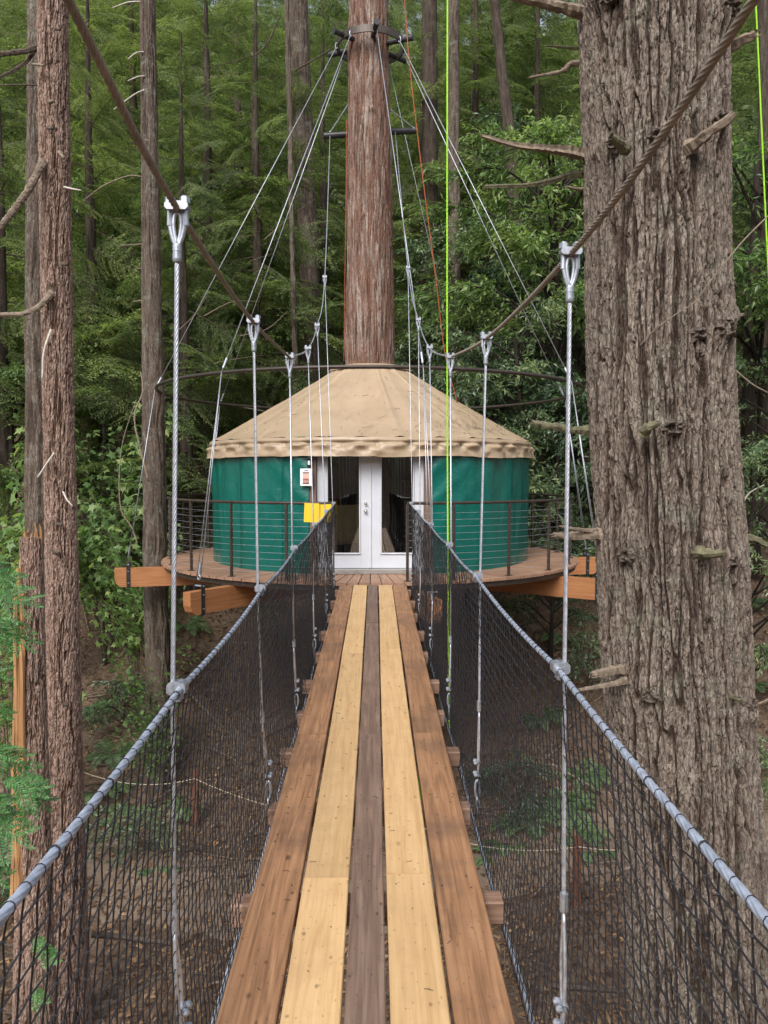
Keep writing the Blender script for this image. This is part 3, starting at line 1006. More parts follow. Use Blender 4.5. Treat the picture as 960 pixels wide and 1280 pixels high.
# far wood: one mass of conifers closing the view uphill (geometry nodes put a crown on every point)
FC = []
for k in range(3):
    lf, st = place_boughs(FB, 56, 0.5, 15.5, 3.8, 500 + k, 0.85)
    fo = bpy.data.objects.new('far_crown', lf.mesh('far_crown', M['farleaf']))
    FC.append(fo)
r = np.random.default_rng(77)
pv, psc, prz, pid = [], [], [], []
for k in range(235):
    y = 27 + 98 * r.uniform() ** 1.2
    x = r.uniform(-0.66, 0.66) * y
    pv.append((x, y, float(gz(x, y)) - .5)); psc.append(r.uniform(.8, 1.35)); prz.append(r.uniform(0, 6.28)); pid.append(r.integers(3))
me = bpy.data.meshes.new('far_forest')
me.from_pydata(pv, [], [])
for nm, ar in (('sc', psc), ('rz', prz), ('pick', [float(q) for q in pid])):
    me.attributes.new(nm, 'FLOAT', 'POINT').data.foreach_set('value', np.array(ar, np.float32))
ff = bpy.data.objects.new('far_forest', me)
COL.objects.link(ff)
tag(ff, 'deep green conifer wood covering the slope behind the trees', 'forest', kind='stuff')
gt = bpy.data.node_groups.new('far_forest', 'GeometryNodeTree')
gt.interface.new_socket('Geometry', in_out='INPUT', socket_type='NodeSocketGeometry')
gt.interface.new_socket('Geometry', in_out='OUTPUT', socket_type='NodeSocketGeometry')
gi, go = gt.nodes.new('NodeGroupInput'), gt.nodes.new('NodeGroupOutput')
jn = gt.nodes.new('GeometryNodeJoinGeometry')
def gattr(nm):
    n = gt.nodes.new('GeometryNodeInputNamedAttribute'); n.data_type = 'FLOAT'; n.inputs[0].default_value = nm
    return n.outputs[0]
cmb = gt.nodes.new('ShaderNodeCombineXYZ'); gt.links.new(gattr('rz'), cmb.inputs[2])
for k, fo in enumerate(FC):
    oi = gt.nodes.new('GeometryNodeObjectInfo'); oi.inputs[0].default_value = fo
    eq = gt.nodes.new('FunctionNodeCompare'); eq.data_type = 'FLOAT'; eq.operation = 'EQUAL'
    eq.inputs['B'].default_value = float(k); eq.inputs['Epsilon'].default_value = .2
    gt.links.new(gattr('pick'), eq.inputs['A'])
    ip = gt.nodes.new('GeometryNodeInstanceOnPoints')
    gt.links.new(gi.outputs[0], ip.inputs['Points']); gt.links.new(eq.outputs[0], ip.inputs['Selection'])
    gt.links.new(oi.outputs['Geometry'], ip.inputs['Instance'])
    gt.links.new(cmb.outputs[0], ip.inputs['Rotation']); gt.links.new(gattr('sc'), ip.inputs['Scale'])
    gt.links.new(ip.outputs[0], jn.inputs[0])
gt.links.new(jn.outputs[0], go.inputs[0])
md = ff.modifiers.new('wood', 'NODES'); md.node_group = gt

# ------------------------------------------------------------------ named trunks of the clearing
def px_trunk(name, label, pts, y, kind, mat, amp, seed, nth=72, dz=0.03, cat='tree', group=None, top_ext=3.0, knots=(), flare=0.2, fluting=0.0):
    """pts: (left px, right px, py) down the trunk, read at depth y"""
    Pp = []
    for l, rr, py in pts:
        a, b = U(l, py, y), U(rr, py, y)
        Pp.append(((a[0] + b[0]) / 2, y, a[2], (b[0] - a[0]) / 2))
    Pp.sort(key=lambda q: q[2])
    lo, hi = Pp[0], Pp[-1]
    zg = float(gz(lo[0], y)) - 0.2
    if lo[2] > zg + 0.3:
        k = (lo[2] - zg)
        dx = (lo[0] - Pp[1][0]) / max(0.1, abs(lo[2] - Pp[1][2]))
        Pp.insert(0, (lo[0] + dx * k * 0.6, y, zg, lo[3] * 1.08))
    if top_ext:
        dx = (hi[0] - Pp[-2][0]) / (hi[2] - Pp[-2][2])
        Pp.append((hi[0] + dx * top_ext, y, hi[2] + top_ext, hi[3] * 0.93))
    b0 = np.array([Pp[0][0], y, Pp[0][2]])
    t = thing(name, label, cat, b0, 0, group)
    G = trunk_geo([(p[0] - b0[0], 0, p[2] - b0[2], p[3]) for p in Pp], nth, dz, kind, amp, seed, knots, flare, fluting)
    obj('trunk', G, M[mat], t, smooth=(kind != 'flaky'), attr='ridge')
    return t, b0


tA, bA = px_trunk('redwood_tree', 'brown flaky-barked redwood trunk nearest the camera at left', [(48, 83, 0), (52, 88, 300), (57, 93, 600), (60, 98, 800), (62, 104, 1000), (66, 112, 1280)], 7.0, 'flaky', 'bark_brown', 0.026, 31, 116, 0.017)
tB, bB = px_trunk('redwood_tree', 'grey lichen-patched trunk just behind the brown redwood at left', [(36, 66, 0), (33, 72, 400), (33, 80, 700), (38, 92, 1000), (42, 100, 1280)], 8.2, 'redwood', 'bark_grey', 0.03, 33, 96, 0.028)
tD, bD = px_trunk('redwood_tree', 'slender grey trunk with pale bare twigs between the left trunks and yurt', [(175, 194, 0), (177, 199, 250), (178, 205, 500), (180, 210, 750), (184, 217, 950)], 14.0, 'redwood', 'bark_grey', 0.03, 35, 80, 0.038)
tE, bE = px_trunk('redwood_tree', 'pale grey leaning trunk behind the left main cable, left of the yurt redwood', [(358, 384, 0), (366, 391, 150), (373, 397, 300), (377, 401, 430), (380, 404, 560)], 22.0, 'redwood', 'bark_grey', 0.05, 37, 80, 0.05)


def twig_on(parent, b0, pts, y, r0, r1, mat='paletwig', name='twig', jit=0.03):
    P = np.array([U(px, py, y + dy) - b0 for px, py, dy in pts])
    if name == 'branch':
        return part(name, ragged(P, r0 * .9, r1, int(pts[0][1])), M[mat], parent, smooth=False)
    return part(name, stick(P, r0, r1, 5, 5, jit), M[mat], parent, smooth=True)


twig_on(tA, bA, [(64, 412, -.16), (55, 440, -.2), (53, 475, -.22)], 7, .011, .008)
twig_on(tA, bA, [(68, 566, -.18), (58, 580, -.25), (47, 597, -.3)], 7, .009, .006)
twig_on(tA, bA, [(79, 615, -.19), (84, 625, -.24), (91, 633, -.25)], 7, .009, .006)
twig_on(tA, bA, [(80, 234, -.1), (90, 236, -.15), (101, 238, -.2)], 7, .010, .006)
twig_on(tA, bA, [(54, 203, -.12), (46, 218, -.2), (30, 245, -.3), (0, 284, -.4)], 7, .034, .022, 'deadwood', 'branch')
twig_on(tA, bA, [(64, 366, -.12), (50, 382, -.2), (28, 392, -.25), (-10, 393, -.3)], 7, .032, .018, 'deadwood', 'branch')
twig_on(tA, bA, [(50, 58, .0), (30, 64, .05), (-10, 69, .1)], 7, .026, .02, 'darktwig', 'branch')
twig_on(tA, bA, [(44, 62, .1), (30, 80, .1), (-10, 102, .1)], 7, .02, .012, 'darktwig', 'branch')
twig_on(tA, bA, [(50, 106, .1), (20, 106, .1), (-10, 107, .1)], 7, .008, .006, 'darktwig')
twig_on(tA, bA, [(62, 128, -.17), (67, 126, -.21)], 7, .02, .012, 'deadwood')
twig_on(tA, bA, [(74, 190, -.17), (80, 198, -.24)], 7, .02, .012, 'deadwood')
twig_on(tA, bA, [(40, 80, -.17), (55, 82, -.2)], 7, .008, .012, 'deadwood')
for px, py in ((70, 36), (78, 330), (72, 655), (68, 690), (80, 880), (60, 160)):
    twig_on(tA, bA, [(px, py, -.15), (px + 5, py + 1, -.2)], 7, .017, .012, 'darktwig', 'knot')
for q in ([(180, 65, -.1), (170, 66, -.2), (160, 74, -.3)], [(182, 95, -.1), (172, 96, -.2), (160, 101, -.3)], [(182, 112, -.1), (168, 118, -.2), (142, 137, -.3)], [(178, 2, 0), (160, 3, 0), (140, 10, 0)], [(178, 221, 0), (160, 220, 0), (130, 232, 0), (105, 250, 0)], [(180, 305, 0), (165, 306, 0), (150, 307, 0)], [(180, 335, 0), (170, 336, 0)], [(182, 175, -.2), (186, 176, -.26)], [(182, 375, 0), (166, 377, 0)]):
    twig_on(tD, bD, q, 14, .016, .008, 'paletwig' if q[0][1] < 130 else 'deadwood')
for q in ([(350, 20, -.3), (330, 60, -.6), (300, 75, -.9), (255, 85, -1.2)], [(360, 210, -.3), (340, 220, -.5), (310, 226, -.8), (270, 245, -1)], [(365, 90, -.3), (400, 70, -.5), (440, 45, -.8)]):
    twig_on(tE, bE, q, 22, .03, .008, 'darktwig', 'branch')

# broken stump with splintered orange side, front left
tC, bC = px_trunk('broken_trunk', 'snapped-off brown trunk with splintered top and raw orange flank, far left', [(27, 52, 672), (26, 54, 760), (24, 58, 900), (22, 62, 1080), (18, 70, 1280)], 6.2, 'flaky', 'bark_brown', 0.022, 39, 90, 0.02, top_ext=0, cat='broken tree')
G = Geo()
r = np.random.default_rng(5)
for k in range(26):                     # jagged splinters round the break
    a = r.uniform(0, 2 * PI)
    p = U(39.5, 672, 6.2) - bC + np.array([0.075 * math.cos(a) * r.uniform(.3, 1), 0.075 * math.sin(a) * r.uniform(.3, 1), -0.05])
    h = r.uniform(0.03, 0.15) * (1.2 if math.cos(a) > 0 else 0.8)
    tube(np.array([p, p + [r.normal(0, .006), r.normal(0, .006), h * .6], p + [r.normal(0, .012), r.normal(0, .012), h]]), [.016, .012, .002], 5, True, G)
part('splintered_top', G, M['rawwood'], tC)
G = Geo()
for k in range(15):
    q = np.array([U(25 + r.uniform(-7, 6), py, 6.13 - 0.02 * k * 0 + r.uniform(-.06, .03)) - bC for py in (700 + 10 * k, 820, 960 + 6 * k, 1120)])
    q[:, 0] += np.linspace(0, -0.02, 4)
    tube(spline(q, 4), np.linspace(.014, .02, 13), 5, True, G, jit=.1)
part('raw_flank', G, M['rawwood'], tC)

# dark trunks further up the slope
for k, (lab, l0, r0, l1, r1, ytop, ybot, y, mt) in enumerate([
    ('dark trunk leaning left above the laurels, upper right of the lime rope', 611, 622, 630, 644, -10, 170, 24, 'bark_dark'),
    ('brown forest trunk behind the lime rope', 560, 574, 560, 576, -10, 470, 25, 'bark_grey'),
    ('dark forest trunk just right of the orange rope', 528, 546, 528, 549, -10, 440, 27, 'bark_dark'),
    ('thin brown trunk left of the leaning pale trunk', 357, 363, 366, 373, 60, 470, 20, 'bark_grey'),
    ('slim grey trunk in the dark wood right of the yurt redwood', 588, 597, 592, 602, -10, 400, 33, 'bark_grey'),
    ('slim grey trunk high in the wood left of the big fir', 664, 671, 666, 675, -10, 330, 34, 'bark_grey'),
    ('dark trunk at the right edge behind the big fir', 948, 962, 948, 964, 60, 420, 20, 'bark_dark'),
]):
    px_trunk('forest_trunk', lab, [(l0, r0, ytop), (l1, r1, ybot)], y, 'redwood', mt, 0.05, 60 + k, 40, 0.10, group='bare trunks in the wood behind', top_ext=max(4.0, 15 - U(0, ytop, y)[2]))

# ------------------------------------------------------------------ the redwood that carries the yurt
YC = np.array([-0.035, 14.12, 0.2])       # centre of the platform, floor level
fl = YC[2]
zt = lambda px, py: U(px, py, YC[1])
pts = []
for l, rr, py in ((436.5, 485.5, 0), (434, 488, 150), (433, 490.5, 300), (431.5, 492.5, 440)):
    a, b = U(l, py, YC[1]), U(rr, py, YC[1])
    pts.append(((a[0] + b[0]) / 2 - YC[0], 0, a[2], (b[0] - a[0]) / 2 * 0.985))
pts.sort(key=lambda q: q[2])
zg = float(gz(YC[0], YC[1])) - 0.3
pts = [(pts[0][0], 0, zg, pts[0][3] * 1.5), (pts[0][0], 0, zg + 1.5, pts[0][3] * 1.15)] + pts + [(pts[-1][0], 0, pts[-1][2] + 4, pts[-1][3] * 0.9)]
pts = [(a, b, c - zg, d) for a, b, c, d in pts]
red = thing('redwood_tree', 'straight red-brown redwood trunk rising through the centre of the yurt roof', 'tree', (YC[0], YC[1], zg))
kn = [(-PI / 2 + 0.12, U(466, 145, 14)[2] - zg, .05, .05), (-PI / 2 - .2, U(461, 70, 14)[2] - zg, .04, .03), (-PI / 2 - .3, U(456, 275, 14)[2] - zg, .05, .03)]
obj('trunk', trunk_geo(pts, 156, 0.028, 'redwood', 0.042, 51, kn, fluting=0.012), M['bark_redwood'], red, smooth=True, attr='ridge')
tr_r = lambda z: float(np.interp(z - zg, [p[2] for p in pts], [p[3] for p in pts]))

# ------------------------------------------------------------------ platform
RP = 3.57
plat = thing('platform', 'round timber platform with radial boards carrying the yurt', 'platform', YC)
NB = 144
da = 2 * PI / NB
r0, r1 = 2.58, RP
gp = 0.012
V = []
for zz in (-0.038, 0.0):
    for rr in (r0, r1):
        hw = rr * math.tan(da / 2) - gp / 2
        V += [(-hw, -rr, zz), (hw, -rr, zz)]
Q = [(4, 6, 7, 5), (0, 1, 3, 2), (0, 4, 5, 1), (2, 3, 7, 6), (0, 2, 6, 4), (1, 5, 7, 3)]
bmesh_board = Geo().add(np.array(V), None, Q).mesh('floor_board', M['deckboard'])
rb = random.Random(3)
for k in range(NB):
    o = obj('floor_board', bmesh_board, None, plat, rot=(0, 0, (k + 0.5) * da), loc=(0, 0, rb.uniform(-.002, .002)))
    s = rb.uniform(-.01, .012)
    o.scale = (1, 1 + s / RP, 1)
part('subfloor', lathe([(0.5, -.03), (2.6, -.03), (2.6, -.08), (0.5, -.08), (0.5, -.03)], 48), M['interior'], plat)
part('rim_band', lathe([(RP - .12, -.041), (RP - .04, -.041), (RP - .04, -.115), (RP - .12, -.115), (RP - .12, -.041)], 96), M['bronze'], plat)
part('joist_ring', lathe([(2.3, -.041), (2.38, -.041), (2.38, -.2), (2.3, -.2), (2.3, -.041)], 64), M['crossbeam'], plat)
BA = [R(a) for a in (-79, -34, 11, 56, 101, 146, 191, 236)]     # from the front, positive to the right
def rad(a, r, z=0.0):
    return np.array([r * math.sin(a), -r * math.cos(a), z])
RB = 4.33
for k, a in enumerate(BA):
    b0, b1 = -0.43, -0.118
    V = []
    prof = [(0.45, b1), (RB, b1), (RB, b0 + .13), (RB - .03, b0 + .05), (RB - .09, b0), (0.45, b0)]
    for s in (-0.07, 0.07):
        V += [(x, s, z) for x, z in prof]
    n = len(prof)
    T = [(0, i, i + 1) for i in range(1, n - 1)] + [(n, n + i + 1, n + i) for i in range(1, n - 1)]
    Qd = [(i, n + i, n + (i + 1) % n, (i + 1) % n) for i in range(n)]
    bm = part('beam', Geo().add(np.array(V), T, Qd), M['glulam'], plat, rot=(0, 0, a - PI / 2))
    sx = RB - 0.22
    st = Geo()
    for s in (-1, 1):
        st.join(box((sx, s * 0.075, -.235), (.062, .010, .42), .0, 2))
    st.join(box((sx, 0, b0 - .006), (.062, .16, .010), 0, 2))
    stp = part('strap', st, M['blacksteel'], bm)
    for zz in (-.17, -.36):
        part('bolt', lathe([(1e-4, -.093), (.010, -.093), (.010, .093), (1e-4, .093)], 6, (sx, 0, zz), 'y'), M['galvfit'], bm)
    part('bolt', lathe([(1e-4, -.09), (.014, -.09), (.014, .09), (1e-4, .09)], 8, (sx, 0, -.055), 'y'), M['galvfit'], bm)

# stay cables: beam strap > spreader ring > collar on the trunk
RR, ZR = 3.62, 3.04 - fl
ZC = float(U(461, 40, YC[1] - .45)[2]) - fl
RC = 0.57
ring = obj('spreader_ring', tube([np.array([RR * math.cos(a), RR * math.sin(a), 0]) for a in np.linspace(0, 2 * PI, 120, endpoint=False)], 0.028, 8, closed=True), M['bronze'], loc=YC + [0, 0, ZR], smooth=True)
tag(ring, 'wide dark pipe hoop hanging level with the yurt roof peak', 'ring')

col = thing('collar', 'dark steel collar ring with pipe stubs high on the yurt redwood', 'collar', YC + [0, 0, ZC])
part('band', lathe([(RC - .012, -.06), (RC + .012, -.06), (RC + .012, .06), (RC - .012, .06), (RC - .012, -.06)], 64), M['bronze'], col, smooth=False)
rt = tr_r(ZC + fl)
for k in range(6):
    a = R(-52 + 60 * k)
    p = seg(rad(a, rt - .06), rad(a, RC + .20), .045, 10)
    s = part('pipe_stub', p, M['blacksteel'], col)
    part('end_ring', seg(rad(a, RC + .19), rad(a, RC + .206), .052, 10), M['blacksteel'], s)
for k, a in enumerate(BA):
    part('shackle', tube([rad(a, RC + .02 + .02 * math.cos(q), -.05 + .05 * math.sin(q)) for q in np.linspace(0, 2 * PI, 10, endpoint=False)], .008, 5, closed=True), M['galvfit'], col)

lab = ['outer left stay cable, from the collar down to the farthest left beam', 'left front stay cable, from the collar down to the near left beam', 'front stay cable just right of the redwood, down to the beam beside the bridge', 'right front stay cable, hidden low behind the big fir',
       'right rear stay cable, down to the beam end beside the big fir', 'back right stay cable behind the roof', 'back stay cable behind the redwood', 'back left stay cable behind the roof']
for k, a in enumerate(BA):
    t = thing('stay_cable', lab[k], 'cable', YC, 0, 'stay cables fanning from the collar to the platform beams')
    top = rad(a, RC + .03, ZC - .09); mid = rad(a, RR + .03, ZR); bot = rad(a, RB - .22, .06)
    part('wire', seg(top, mid, .0068, 6), M['galv'], t, smooth=True)
    side = np.array([math.cos(a), math.sin(a), 0]) * .05
    part('wire', tube(np.array([mid, bot + side * .7]), .0062, 6), M['galv'], t, smooth=True)
    part('wire', tube(np.array([mid, bot - side * .7]), .0062, 6), M['galv'], t, smooth=True)
    part('sleeve', seg(mid + (top - mid) * .01, mid + (top - mid) * .035, .016, 8), M['galvfit'], t)
    part('turnbuckle', seg(bot + (mid - bot) * .015, bot + (mid - bot) * .07, .018, 8), M['galvfit'], t)
    part('clevis', tube([bot + np.array([0, 0, .03 * math.sin(q)]) + side * .5 * math.cos(q) for q in np.linspace(0, 2 * PI, 10, endpoint=False)], .009, 5, closed=True), M['galvfit'], t)

# crossbar behind the redwood that takes the bridge's main cables
bl, br = U(405, 170, 14.62), U(522, 163, 14.62)
cb = thing('crossbar', 'dark pipe crossbar strapped behind the yurt redwood', 'crossbar', (bl + br) / 2)
o0 = (bl + br) / 2
part('pipe', seg(bl - o0, br - o0, .055, 12), M['blacksteel'], cb)
for s, (px, py), (qx, qy) in ((0, (437, 128), (413, 165)), (1, (489, 138), (517, 160))):
    a, b = U(px, py, 14.3) - o0, U(qx, qy, 14.58) - o0
    w = part('brace_wire', seg(a, b, .012, 6), M['galv'], cb)
    part('eye', ball(a, .025, 8, 5), M['galvfit'], w)
    part('eye', ball(b, .022, 8, 5), M['galvfit'], w)

# ------------------------------------------------------------------ yurt
RW = 2.725
yurt = thing('yurt', 'round yurt with green vinyl walls and tan cone roof on the platform', 'yurt', YC)
HD = 0.88                                # half width of the door frame
YD = -2.53                     # door face, local y
a0 = math.asin(HD / RW)
NT, NZ = 460, 26
th = np.linspace(a0, 2 * PI - a0, NT)
zz = np.linspace(0.0, 1.98, NZ)
TH, ZZ = np.meshgrid(th, zz)
fold = 0.055 * (fbm(TH * 9, ZZ * 0.5 + 0.35 * TH, 5) - 0.5) + 0.020 * (np.abs(fbm(TH * 5 + ZZ * 0.45, ZZ * 0.25, 9) - 0.5) * 2)
fold = fold + 0.030 * np.sin(TH * 34 + 3 * fbm(TH * 3, ZZ * .6, 4)) * sstep(.2, 1.9, ZZ) * fbm(TH * 4, ZZ * .1, 6)
endd = np.minimum(TH - a0, 2 * PI - a0 - TH)
diag = 0.035 * np.maximum(0, np.sin((ZZ * 2.0 - endd * 5.0) * 7.0)) * np.exp(-endd / 0.16) * sstep(0.2, 1.2, ZZ)
rr = RW + fold + diag
W = np.stack([rr * np.sin(TH), -rr * np.cos(TH), ZZ], -1)
i = np.arange(NZ - 1)[:, None] * NT; j = np.arange(NT - 1)[None, :]
part('wall', Geo().add(W, None, np.stack([i + j, i + j + 1, i + NT + j + 1, i + NT + j], -1)), M['green'], yurt, smooth=True)
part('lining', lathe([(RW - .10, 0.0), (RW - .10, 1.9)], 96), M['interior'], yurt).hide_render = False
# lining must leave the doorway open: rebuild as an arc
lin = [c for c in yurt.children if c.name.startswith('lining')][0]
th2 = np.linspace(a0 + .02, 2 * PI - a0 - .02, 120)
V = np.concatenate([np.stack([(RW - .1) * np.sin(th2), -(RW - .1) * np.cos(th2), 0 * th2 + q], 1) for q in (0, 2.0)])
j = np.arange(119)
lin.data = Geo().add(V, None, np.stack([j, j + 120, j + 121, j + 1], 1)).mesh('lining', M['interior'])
for sa in (-28, -46, 36, 52):
    P = [np.array([(RW + .030) * math.sin(R(sa)), -(RW + .030) * math.cos(R(sa)), z]) for z in np.linspace(.02, 1.95, 12)]
    part('seam', tube(np.array(P), .006, 5), M['green'], yurt, smooth=True)

# roof
RE, ZE, RT, ZT = 2.765, 2.17 - fl, 0.60, 3.46 - fl
NT, NR = 420, 60
th = np.linspace(0, 2 * PI, NT, endpoint=False)
q = np.linspace(0, 1, NR)
TH, QQ = np.meshgrid(th, q)
rr = RT + (RE - RT) * QQ
sag = -0.035 * np.sin(PI * QQ) * (0.5 + 0.5 * np.abs(np.sin(TH * 15)))
wr = 0.034 * (fbm(TH * 7 / (2 * PI) * 6, QQ * 5 + np.sin(TH * 3), 21, 42) - 0.5)
seamr = sum(0.016 * np.exp(-((np.angle(np.exp(1j * (TH - R(s)))) * rr) / 0.02) ** 2) for s in (-12 - 90, 9 - 90, 33 - 90, -38 - 90, 60 - 90, -66 - 90, 150, 100, 60, 30))
crease = 0.012 * np.maximum(0, np.sin(TH * 30)) ** 3 * QQ
ZR2 = ZT + (ZE - ZT) * QQ + sag + wr + seamr + crease
i = np.arange(NR - 1)[:, None] * NT; j = np.arange(NT)[None, :]; j2 = (j + 1) % NT
part('roof', Geo().add(np.stack([rr * np.cos(TH), rr * np.sin(TH), ZR2], -1), None, np.stack([i + j, i + NT + j, i + NT + j2, i + j2], -1)), M['tan'], yurt, smooth=True)
# valance hanging from the eave with a puckered drawstring edge
NV = 22
NT = 900
th = np.linspace(0, 2 * PI, NT, endpoint=False)
q = np.linspace(0, 1, NV)
TH, QQ = np.meshgrid(th, q)
pk = fbm(TH / (2 * PI) * 70, QQ * 1.5, 31, 70, 2) - .5
pk2 = fbm(TH / (2 * PI) * 150, QQ * 3, 35, 150, 2) - .5
sc_ = np.abs(np.sin(TH * 19 + 2.2 * fbm(TH / (2 * PI) * 20, QQ * 0, 37, 20, 2)))
rr = RE + 0.012 * np.sin(PI * np.clip(QQ * 3, 0, 1)) + 0.050 * QQ + 0.11 * pk * sstep(.1, .6, QQ) + 0.045 * pk2 * sstep(.12, .3, QQ) * (1 - .6 * QQ) + 0.10 * (sc_ - .5) * np.exp(-((QQ - .42) / .16) ** 2)
rr = rr - 0.030 * np.exp(-((QQ - .27) / .06) ** 2)
ZV = ZE - 0.275 * QQ + 0.010 * pk2 * sstep(0, .2, QQ) + 0.030 * (fbm(TH / (2 * PI) * 34, QQ * 0, 41, 34, 2) - .5) * QQ
i = np.arange(NV - 1)[:, None] * NT; j = np.arange(NT)[None, :]; j2 = (j + 1) % NT
part('valance', Geo().add(np.stack([rr * np.cos(TH), rr * np.sin(TH), ZV], -1), None, np.stack([i + j, i + NT + j, i + NT + j2, i + j2], -1)), M['tan'], yurt, smooth=True)
part('roof_cap', lathe([(RT + .12, ZT - .05), (RT + .125, ZT - .02), (RT + .03, ZT + .035), (RT - .10, ZT + .05), (.40, ZT + .06)], 60), M['tan'], yurt, smooth=True)
# door set
zs0 = 0.02
G = Geo()
for s in (-1, 1):
    G.join(box((s * (HD - .05), YD + .06, .95), (.10, .22, 1.90), .004, 2))
G.join(box((0, YD + .06, 1.925), (2 * HD, .20, .05), .004, 0))
fr = part('door_frame', G, M['jamb'], yurt)
part('sill', box((0, YD + .015, .035), (2 * HD - .21, .26, .066), .006, 0), M['sill'], fr)
LW = HD - .10
for s in (-1, 1):
    G = Geo()
    x0, x1 = 0.004, LW - .004                # leaf from the meeting stile to the jamb
    st = 0.138
    zb0, zt0 = .075, 1.895
    G.join(box((s * (x0 + st / 2), YD + .05, (zb0 + zt0) / 2), (st, .045, zt0 - zb0), .004, 2))
    G.join(box((s * (x1 - st / 2), YD + .05, (zb0 + zt0) / 2), (st, .045, zt0 - zb0), .004, 2))
    G.join(box((s * (x0 + x1) / 2, YD + .05, zb0 + .10), (x1 - x0 - 2 * st, .043, .20), 0, 0))
    G.join(box((s * (x0 + x1) / 2, YD + .05, zt0 - .05), (x1 - x0 - 2 * st, .043, .10), 0, 0))
    d = part('door', G, M['white'], yurt)
    gx0, gx1 = x0 + st, x1 - st
    bd = Geo()
    for xx in (gx0 + .011, gx1 - .011):
        bd.join(box((s * xx, YD + .024, 1.03), (.022, .03, 1.506), .006, 2))
    for zq in (zb0 + .211, zt0 - .111):
        bd.join(box((s * (gx0 + gx1) / 2, YD + .0225, zq), (gx1 - gx0 - .044, .03, .022), .006, 0))
    part('glazing_bead', bd, M['white'], d)
    part('glass', box((s * (gx0 + gx1) / 2, YD + .05, 1.035), (gx1 - gx0 - .004, .008, 1.52), 0, 2), M['glass'], d)
    if s < 0:
        hz = (592 - 0)
        for zz_, rk in ((1.02, .020), (.905, .023)):
            kb = lathe([(1e-4, -.06), (rk * .8, -.055), (rk, -.035), (rk * .5, -.02), (rk * 1.15, -.008), (rk * 1.15, 0.002)], 16)
            V, T, Q = kb.arrays()
            kb2 = Geo().add(np.stack([V[:, 0] - .07, V[:, 2] + YD + .027, V[:, 1] + zz_ ], 1), None, Q[:, ::-1])
            part('handle' if zz_ < 1 else 'deadbolt', kb2, M['chrome'], d, smooth=True)
part('astragal', box((0, YD + .018, .98), (.03, .018, 1.80), .004, 2), M['white'], yurt)

# lantern under the eave left of the door, and the pinned notice
lx = U(386.5, 578, 11.33)
lt = thing('wall_lantern', 'small black wall lantern under the eave left of the door', 'lantern', (lx[0] - .01, 11.45, lx[2] - .06))
part('back_plate', box((0, .015, .06), (.06, .05, .16), .006, 2), M['blacksteel'], lt)
part('lamp_glass', box((0, -.030, .055), (.032, .04, .06), .006, 2), M['paper'], lt)
part('cap', box((0, -.035, .125), (.055, .06, .02), .004, 2), M['blacksteel'], lt)
nx_ = U(382.8, 596.5, 11.32)
nt_ = thing('notice', 'white paper notice with a small picture pinned left of the door', 'notice', (nx_[0], 11.42, nx_[2]))
nt_.rotation_euler = (0, 0, R(-16))
nt_.location = (nx_[0] - .01, 11.455, nx_[2])
part('sheet', box((0, 0, 0), (.185, .004, .245), 0, 2), M['paper'], nt_)
part('picture', box((-.005, -.004, -.012), (.095, .003, .175), 0, 2), M['picture'], nt_)
part('heading', box((.0, -.004, .098), (.055, .003, .010), 0, 2), M['ink'], nt_)

# wooden chair standing inside behind the left pane
ch = thing('wooden_chair', 'wooden armchair inside the yurt behind the left door pane', 'chair', (-.48, 12.35, fl), R(-150))
part('seat', box((0, 0, .40), (.5, .5, .035), .01), M['chairwood'], ch)
part('backrest', box((0, .26, .70), (.48, .04, .55), .01, 2), M['chairwood'], ch)
for sx in (-1, 1):
    part('armrest', box((sx * .27, 0, .62), (.08, .56, .03), .008), M['chairwood'], ch)
    for sy in (-1, 1):
        part('leg', box((sx * .25, sy * .23, .30), (.05, .05, .60), .008, 2), M['chairwood'], ch)

# needles and twigs lying on the roof
r = np.random.default_rng(9)
G = Geo()
rf = lambda x, y: YC[2] + ZT + (ZE - ZT) * (np.hypot(x, y) - RT) / (RE - RT) + 0.012
spots = [(35, 2.45, 70, .22), (24, 2.0, 26, .18), (48, 2.1, 46, .3), (-32, 2.2, 22, .3), (5, 2.55, 22, .4), (-10, 2.3, 16, .5), (40, 1.5, 26, .35), (20, 2.6, 34, .3), (-45, 2.5, 24, .3), (0, 1.3, 14, .4), (30, 2.62, 45, .25), (55, 2.5, 40, .3)]
for a, rr_, n, sp in spots:
    for k in range(int(n * .55)):
        p = rad(R(a), rr_) + np.append(r.normal(0, sp, 2), 0)
        if np.hypot(p[0], p[1]) > RE - .05 or np.hypot(p[0], p[1]) < RT + .15: continue
        an = r.uniform(0, PI); L = r.uniform(.02, .09) if k % 7 else r.uniform(.1, .22)
        e = np.array([math.cos(an), math.sin(an), 0]) * L
        P = np.array([p - e / 2, p + np.append(r.normal(0, .008, 2), 0), p + e / 2])
        P[:, 2] = rf(P[:, 0], P[:, 1]) + r.uniform(0, .008)
        P[:, :2] += YC[:2]
        tube(P, .0022 if k % 3 else .0035, 3, False, G)
tag(obj('roof_litter', G, M['darktwig']), 'dark conifer needles and twigs fallen on the tan roof', 'needles', kind='stuff')

